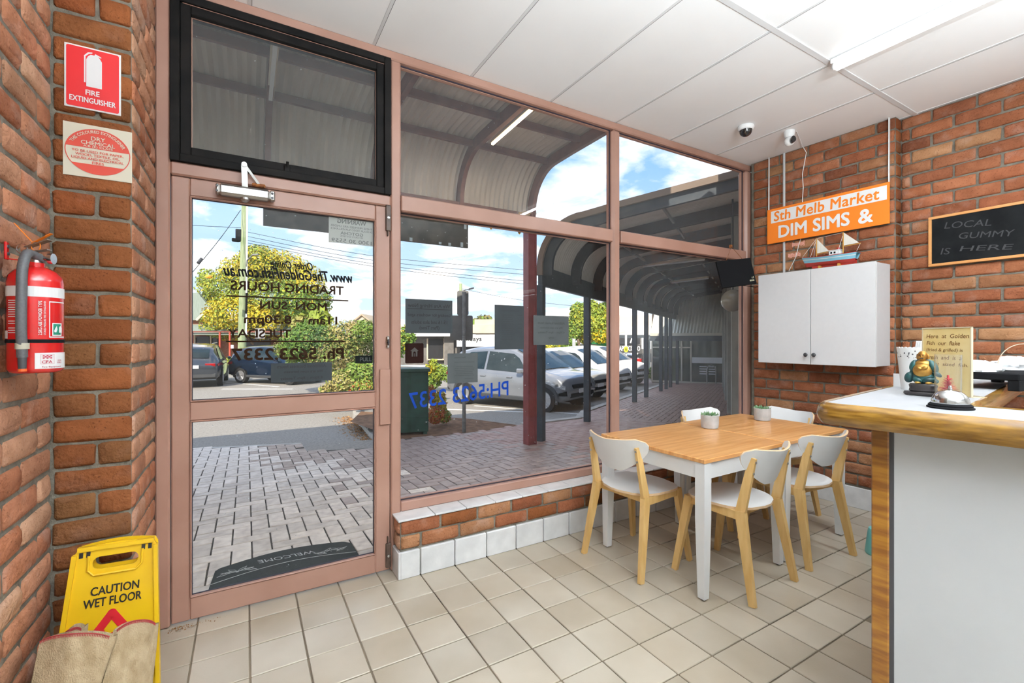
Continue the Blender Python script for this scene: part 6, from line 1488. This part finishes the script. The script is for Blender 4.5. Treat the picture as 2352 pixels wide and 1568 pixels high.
MB_ = MB().tube([atd(463, 594, 21.1), atd(455, 604, 20.9)], .07, 8).build('stay_insulator', DKGREY); tag(MB_, 'dark insulator on the slanting stay wire', 'insulator')
p2 = dep(1058, 840, 44); p2.z = -.6
p2t = thing('power_pole', 'distant pale green power pole behind the grey street sign', 'power pole', tuple(p2))
MB().tube([(0, 0, 0), (0, 0, dep(1058, 651, 44).z+.6)], [.19, .14], 10).build('pole', pm('pale_pole', (.34,.42,.22), rough=.9), p2t, 60)
q = dep(1078, 664, 44)-p2; MB().tube([(0, 0, q.z-.2), q], .04, 6).bar(q, q+Vector((.45, .05, .15)), .25, .14).build('lamp_arm', DKGREY, p2t)
wire('thin black line from the distant pole to the right', [dep(1060, 663, 44), dep(1205, 690, 42), dep(1420, 712, 42)], .014)
# parking sign, pedestrian sign, red box
sg2 = dep(1437, 858, 24); sg2.z = -.6
yt = thing('pedestrian_sign', 'round yellow walking legs sign on a white pole', 'street sign', tuple(sg2))
MB().tube([(0, 0, 0), (.03, 0, dep(1437, 758, 24).z+.6)], .055, 8).build('pole', WHITE, yt)
q = dep(1438, 802, 23.8)-sg2; nf = -FW
Mf = frame(q, RT, (0,0,1))
YS = pm('sign_yellow', (.85,.75,.01), rough=.5)
b = MB(); b.prism([(.115*cos(a*PI/14), .155*sin(a*PI/14)) for a in range(28)], -.02, 0, lambda u, v, w: tuple(Mf @ Vector((u, v, w)))); b.build('disc', YS, yt)
b = MB(); b.prism([(-.055,-.07),(-.03,-.075),(-.005,.01),(.025,-.075),(.05,-.07),(.015,.06),(-.025,.06)], .001, .006, lambda u, v, w: tuple(Mf @ Vector((u, v, w)))); b.build('legs_symbol', CBL, yt)
dm_ = dep(1458, 812, 27); ds = thing('diamond_sign', 'white diamond sign back on a thin pole beyond the yellow sign', 'street sign', (dm_.x, dm_.y, -.6)); Mf2 = frame(dm_-Vector(ds.location), RT, (0,0,1))
MB().prism([(0,.21),(-.21,0),(0,-.21),(.21,0)], -.02, 0, lambda u, v, w: tuple(Mf2 @ Vector((u, v, w)))).build('plate', WHITE, ds); MB().tube([(0,0,0), dm_-Vector(ds.location)], .03, 8).build('pole', GALV, ds)
rb = dep(1454, 862, 21); rbt = thing('red_box', 'bright red cabinet by the road past the white cars', 'cabinet', (rb.x, rb.y, -.58), R(-30))
MB().box((-.30, -.25, 0), (.34, .25, 1.02), c=.02).build('cabinet', pm('bright_red', (.80,.015,.01), rough=.4), rbt); MB().box((-.32, -.27, 1.02), (.36, .27, 1.06), c=.01).build('top', MATS['bright_red'], rbt)
nb = thing('parking_notice_post', 'thin post with a small white notice across the road near the street tree', 'street sign', tuple(dep(1318, 836, 26)));
MB().tube([(0, 0, -.3), (0, 0, 1.3)], .03, 6).build('pole', GALV, nb); MB().box((-.1, -.02, 1.05), (.1, 0, 1.45)).build('plate', WHITE, nb)
# ================================================================== buildings across the road
def bld(name, label, px, py, D, yaw=0): p = dep(px, py, D); t = thing(name, label, 'building', (p.x, p.y, -.6), -YAW+yaw); return t, p
def bp_(t, px, py, D): return t.matrix_basis.inverted() @ dep(px, py, D)
def bbox_(t, px0, py0, px1, py1, D, dz, nm, mt, par=None, c=0):
    a = bp_(t, px0, py1, D); b2_ = bp_(t, px1, py0, D); return MB().box((a.x, a.y, a.z), (b2_.x, a.y+dz, b2_.z), c=c).build(nm, mt, par or t)
bpy.context.view_layer.update()
BRH = pm('house_brick', (.24,.09,.05), (.34,.15,.09), scale=10, stretch=(1,1,4), rough=.9); GROOF = pm('green_roof', (.20,.25,.21), (.26,.31,.27), scale=3, stretch=(12,1,1), rough=.6); CREAM = pm('cream_render', (.56,.46,.33), (.62,.52,.40), scale=2, rough=.8); REDP = pm('red_post', (.42,.06,.03), rough=.6); DOPEN = pm('dark_opening', (.025,.025,.028), rough=.3); DGR = pm('dark_grey_wall', (.13,.12,.11), (.17,.16,.15), scale=6, rough=.8)
t, p = bld('brick_house', 'red brick house with green steel roof behind the yellow tree', 500, 850, 29)
bbox_(t, 380, 765, 640, 845, 29, 4, 'wall', BRH); bbox_(t, 380, 728, 485, 765, 28.6, .3, 'gable_wall', BRH)
a = [bp_(t, x, y, 28.3) for x, y in ((360, 735), (455, 735), (480, 705), (455, 672), (380, 672))]
b = MB(); b.prism([(q.x, q.z) for q in a], a[0].y, a[0].y+.2, lambda u, v, w: (u, w, v)); b.build('roof', GROOF, t)
b = MB(); q0 = bp_(t, 452, 735, 28); q1 = bp_(t, 487, 702, 28); b.bar(q0, q1, .12, .14); b.build('barge_board', CREAM, t)
a0 = bp_(t, 380, 765, 27); a1 = bp_(t, 650, 765, 27)
b = MB(); b.add([(a0.x, a0.y, a0.z-.1), (a1.x, a0.y, a0.z-.1), (a1.x, a0.y+2, a0.z+.75), (a0.x, a0.y+2, a0.z+.75)], [(0,1,2,3)]); b.build('verandah_roof', GROOF, t)
bbox_(t, 380, 760, 650, 763, 27, .15, 'gutter', pm('dark_red_gutter', (.20,.05,.035), rough=.6))
for x in (440, 504, 527): bbox_(t, x-1.5, 762, x+2, 848, 27, .08, 'post', REDP)
for x0, x1 in ((447, 480), (484, 500), (560, 620)): 
    w_ = bbox_(t, x0, 772, x1, 835, 28.7, .1, 'window', DOPEN); bbox_(t, x0-2, 768, x0, 838, 28.6, .1, 'window_frame', CREAM, w_)
bbox_(t, 530, 792, 536, 800, 26.9, .05, 'white_notice', WHITE)
# gabled cream building behind the shrubs
t, p = bld('gabled_building', 'cream gabled building with a red sign behind the shrubs', 830, 840, 42)
a = [bp_(t, x, y, 42) for x, y in ((795, 752), (830, 724), (866, 750), (866, 840), (795, 840))]
MB().prism([(q.x, q.z) for q in a], a[0].y, a[0].y+5, lambda u, v, w: (u, w, v)).build('wall', CREAM, t)
a = [bp_(t, x, y, 41.8) for x, y in ((790, 756), (830, 724), (870, 754), (870, 750), (830, 720), (790, 751))]
MB().prism([(q.x, q.z) for q in a], a[0].y, a[0].y+5.4, lambda u, v, w: (u, w, v)).build('roof', pm('tan_roof', (.42,.34,.24), rough=.8), t)
sgn = bbox_(t, 815, 749, 862, 756, 41.6, .1, 'red_sign', pm('sign_maroon', (.30,.03,.02), rough=.5)); 
# cream shop with white sign
t, p = bld('cream_shop', 'cream parapet shop with a long white sign across the road', 1060, 840, 26)
bbox_(t, 915, 745, 1215, 765, 26, 5, 'parapet', CREAM); bbox_(t, 1090, 733, 1215, 766, 26.2, 4, 'upper_parapet', CREAM)
bbox_(t, 915, 765, 1055, 772, 25.4, 1, 'awning_edge', WHITE)
bbox_(t, 915, 772, 1050, 838, 26.3, .5, 'wall', DGR)
w_ = bbox_(t, 982, 779, 1020, 824, 26.1, .1, 'shop_window', DOPEN); bbox_(t, 980, 777, 983, 826, 26.0, .1, 'window_frame', CREAM, w_); bbox_(t, 1019, 777, 1022, 826, 26.0, .1, 'window_frame', CREAM, w_); bbox_(t, 980, 824, 1022, 827, 26.0, .1, 'window_frame', CREAM, w_)
bbox_(t, 1020, 772, 1042, 838, 25.9, .3, 'pier', DGR)
sgn = bbox_(t, 1049, 768, 1215, 796, 25.2, .15, 'white_sign', SIGNWHITE)
q = bp_(t, 1080, 779, 25.18); text('holidays', sgn, CBL, frame((q.x, q.y-.02, q.z), (1,0,0), (0,0,1)), w=1.25, h=.33, bold=.02)
bbox_(t, 1049, 796, 1270, 838, 26.3, .3, 'dark_shopfront', DOPEN)
bbox_(t, 1215, 768, 1262, 840, 26.5, .4, 'wall', DGR)
# shop with posters, green banner
t, p = bld('poster_shop', 'dark shopfront with property posters and a green banner across the road', 1265, 835, 30)
bbox_(t, 1235, 790, 1370, 830, 30, 1, 'wall', DGR); b = MB()
for i in range(4):
    for j in range(4):
        q = bp_(t, 1252+6*i, 803+5*j, 29.8); b.box((q.x-.06, q.y, q.z-.05), (q.x+.06, q.y+.03, q.z+.05))
b.build('posters', SIGNWHITE, t); bbox_(t, 1240, 818, 1270, 822, 29.8, .05, 'blue_strip', pm('blue_strip', (.01,.12,.45), rough=.5))
bbox_(t, 1281, 800, 1288, 828, 29.6, .1, 'green_banner', pm('banner_green', (.01,.16,.04), rough=.5))
bbox_(t, 1350, 775, 1420, 800, 30.5, 1, 'green_fascia', MATS['banner_green'])
# gourmet shop
t, p = bld('dark_cafe', 'dark cafe building with white capital lettering beyond the street tree', 1430, 845, 50)
bbox_(t, 1345, 772, 1520, 848, 50, 2, 'wall', DGR); bbox_(t, 1360, 792, 1475, 812, 49, .3, 'fascia', pm('fascia_charcoal', (.06,.058,.055), rough=.6)); bbox_(t, 1360, 812, 1510, 844, 49.5, .3, 'shopfront', DOPEN)
q = bp_(t, 1420, 800, 48.9); text('GOURMETS CAPPUCCINO', t, SIGNWHITE, frame((q.x, q.y, q.z), (1,0,0), (0,0,1)), w=(1470-1370)*48.9/FPX, h=.50, bold=.05)
bbox_(t, 1395, 772, 1470, 790, 49.2, .3, 'upper_sign', DOPEN)
b = MB(); q = bp_(t, 1453, 780, 49.1)
for s_ in (1, -1): b.bar(q+Vector((0, 0, .35)), q+Vector((.25*s_, 0, -.35)), .14, .05, up=(0,1,0))
b.build('letter_mark', SIGNWHITE, t); bbox_(t, 1396, 784, 1418, 787, 49.1, .05, 'word_strip', SIGNWHITE)
# beige awning building
t, p = bld('beige_awning_building', 'beige steel clad building with a rounded awning beyond the dark posts', 1440, 845, 36)
a0, a1 = bp_(t, 1392, 770, 36), bp_(t, 1510, 770, 36)
bbox_(t, 1392, 724, 1520, 760, 38, 3, 'upper_wall', pm('beige_cladding', (.60,.47,.36), (.66,.53,.42), scale=2, stretch=(60,1,1), rough=.6))
zt_ = bp_(t, 1400, 747, 36).z; zb_ = bp_(t, 1400, 769, 36).z
b = MB(); Pq = [(0, zb_), (.02, zb_+.25), (.15, zb_+.5), (.45, zb_+.68), (.9, zt_), (2, zt_+.05)]
b.grid(lambda u, v: (lerp(a0.x, a1.x, u), a0.y+Pq[min(5, int(v*5+.001))][0], Pq[min(5, int(v*5+.001))][1]), 1, 5); b.build('awning', pm('awning_cream', (.62,.54,.43), rough=.6), t, 60)
bbox_(t, 1392, 769, 1520, 776, 36, .1, 'beam', NAVY)
for x in (1481, 1492): bbox_(t, x-2, 776, x+2, 868, 30, .12, 'post', NAVY)
wb2 = thing('white_banner_board', 'white sign board beyond the navy posts', 'board', tuple(dep(1485, 790, 33))); wb2.rotation_euler = (0, 0, -YAW)
MB().box((-.35, 0, -.35), (.85, .05, .45)).build('board', SIGNWHITE, wb2); MB().tube([(0, .03, -.3), (0, .03, -2.2)], .03, 6).build('post', GALV, wb2)
# strip of lawn across the road
b = MB(); A_ = [onP(x, y, (0, 0, -.53), (0, 0, 1)) for x, y in ((1340, 862), (1600, 862), (1600, 848), (1340, 850))]; b.add([(q.x, q.y, -.52) for q in A_], [(0,1,2,3)]); struct('lawn', b, LYG)
b = MB(); A_ = [onP(x, y, (0, 0, -.53), (0, 0, 1)) for x, y in ((380, 850), (640, 850), (640, 842), (380, 842))]; b.add([(q.x, q.y, -.50) for q in A_], [(0,1,2,3)]); struct('far_footpath', b, KERB)
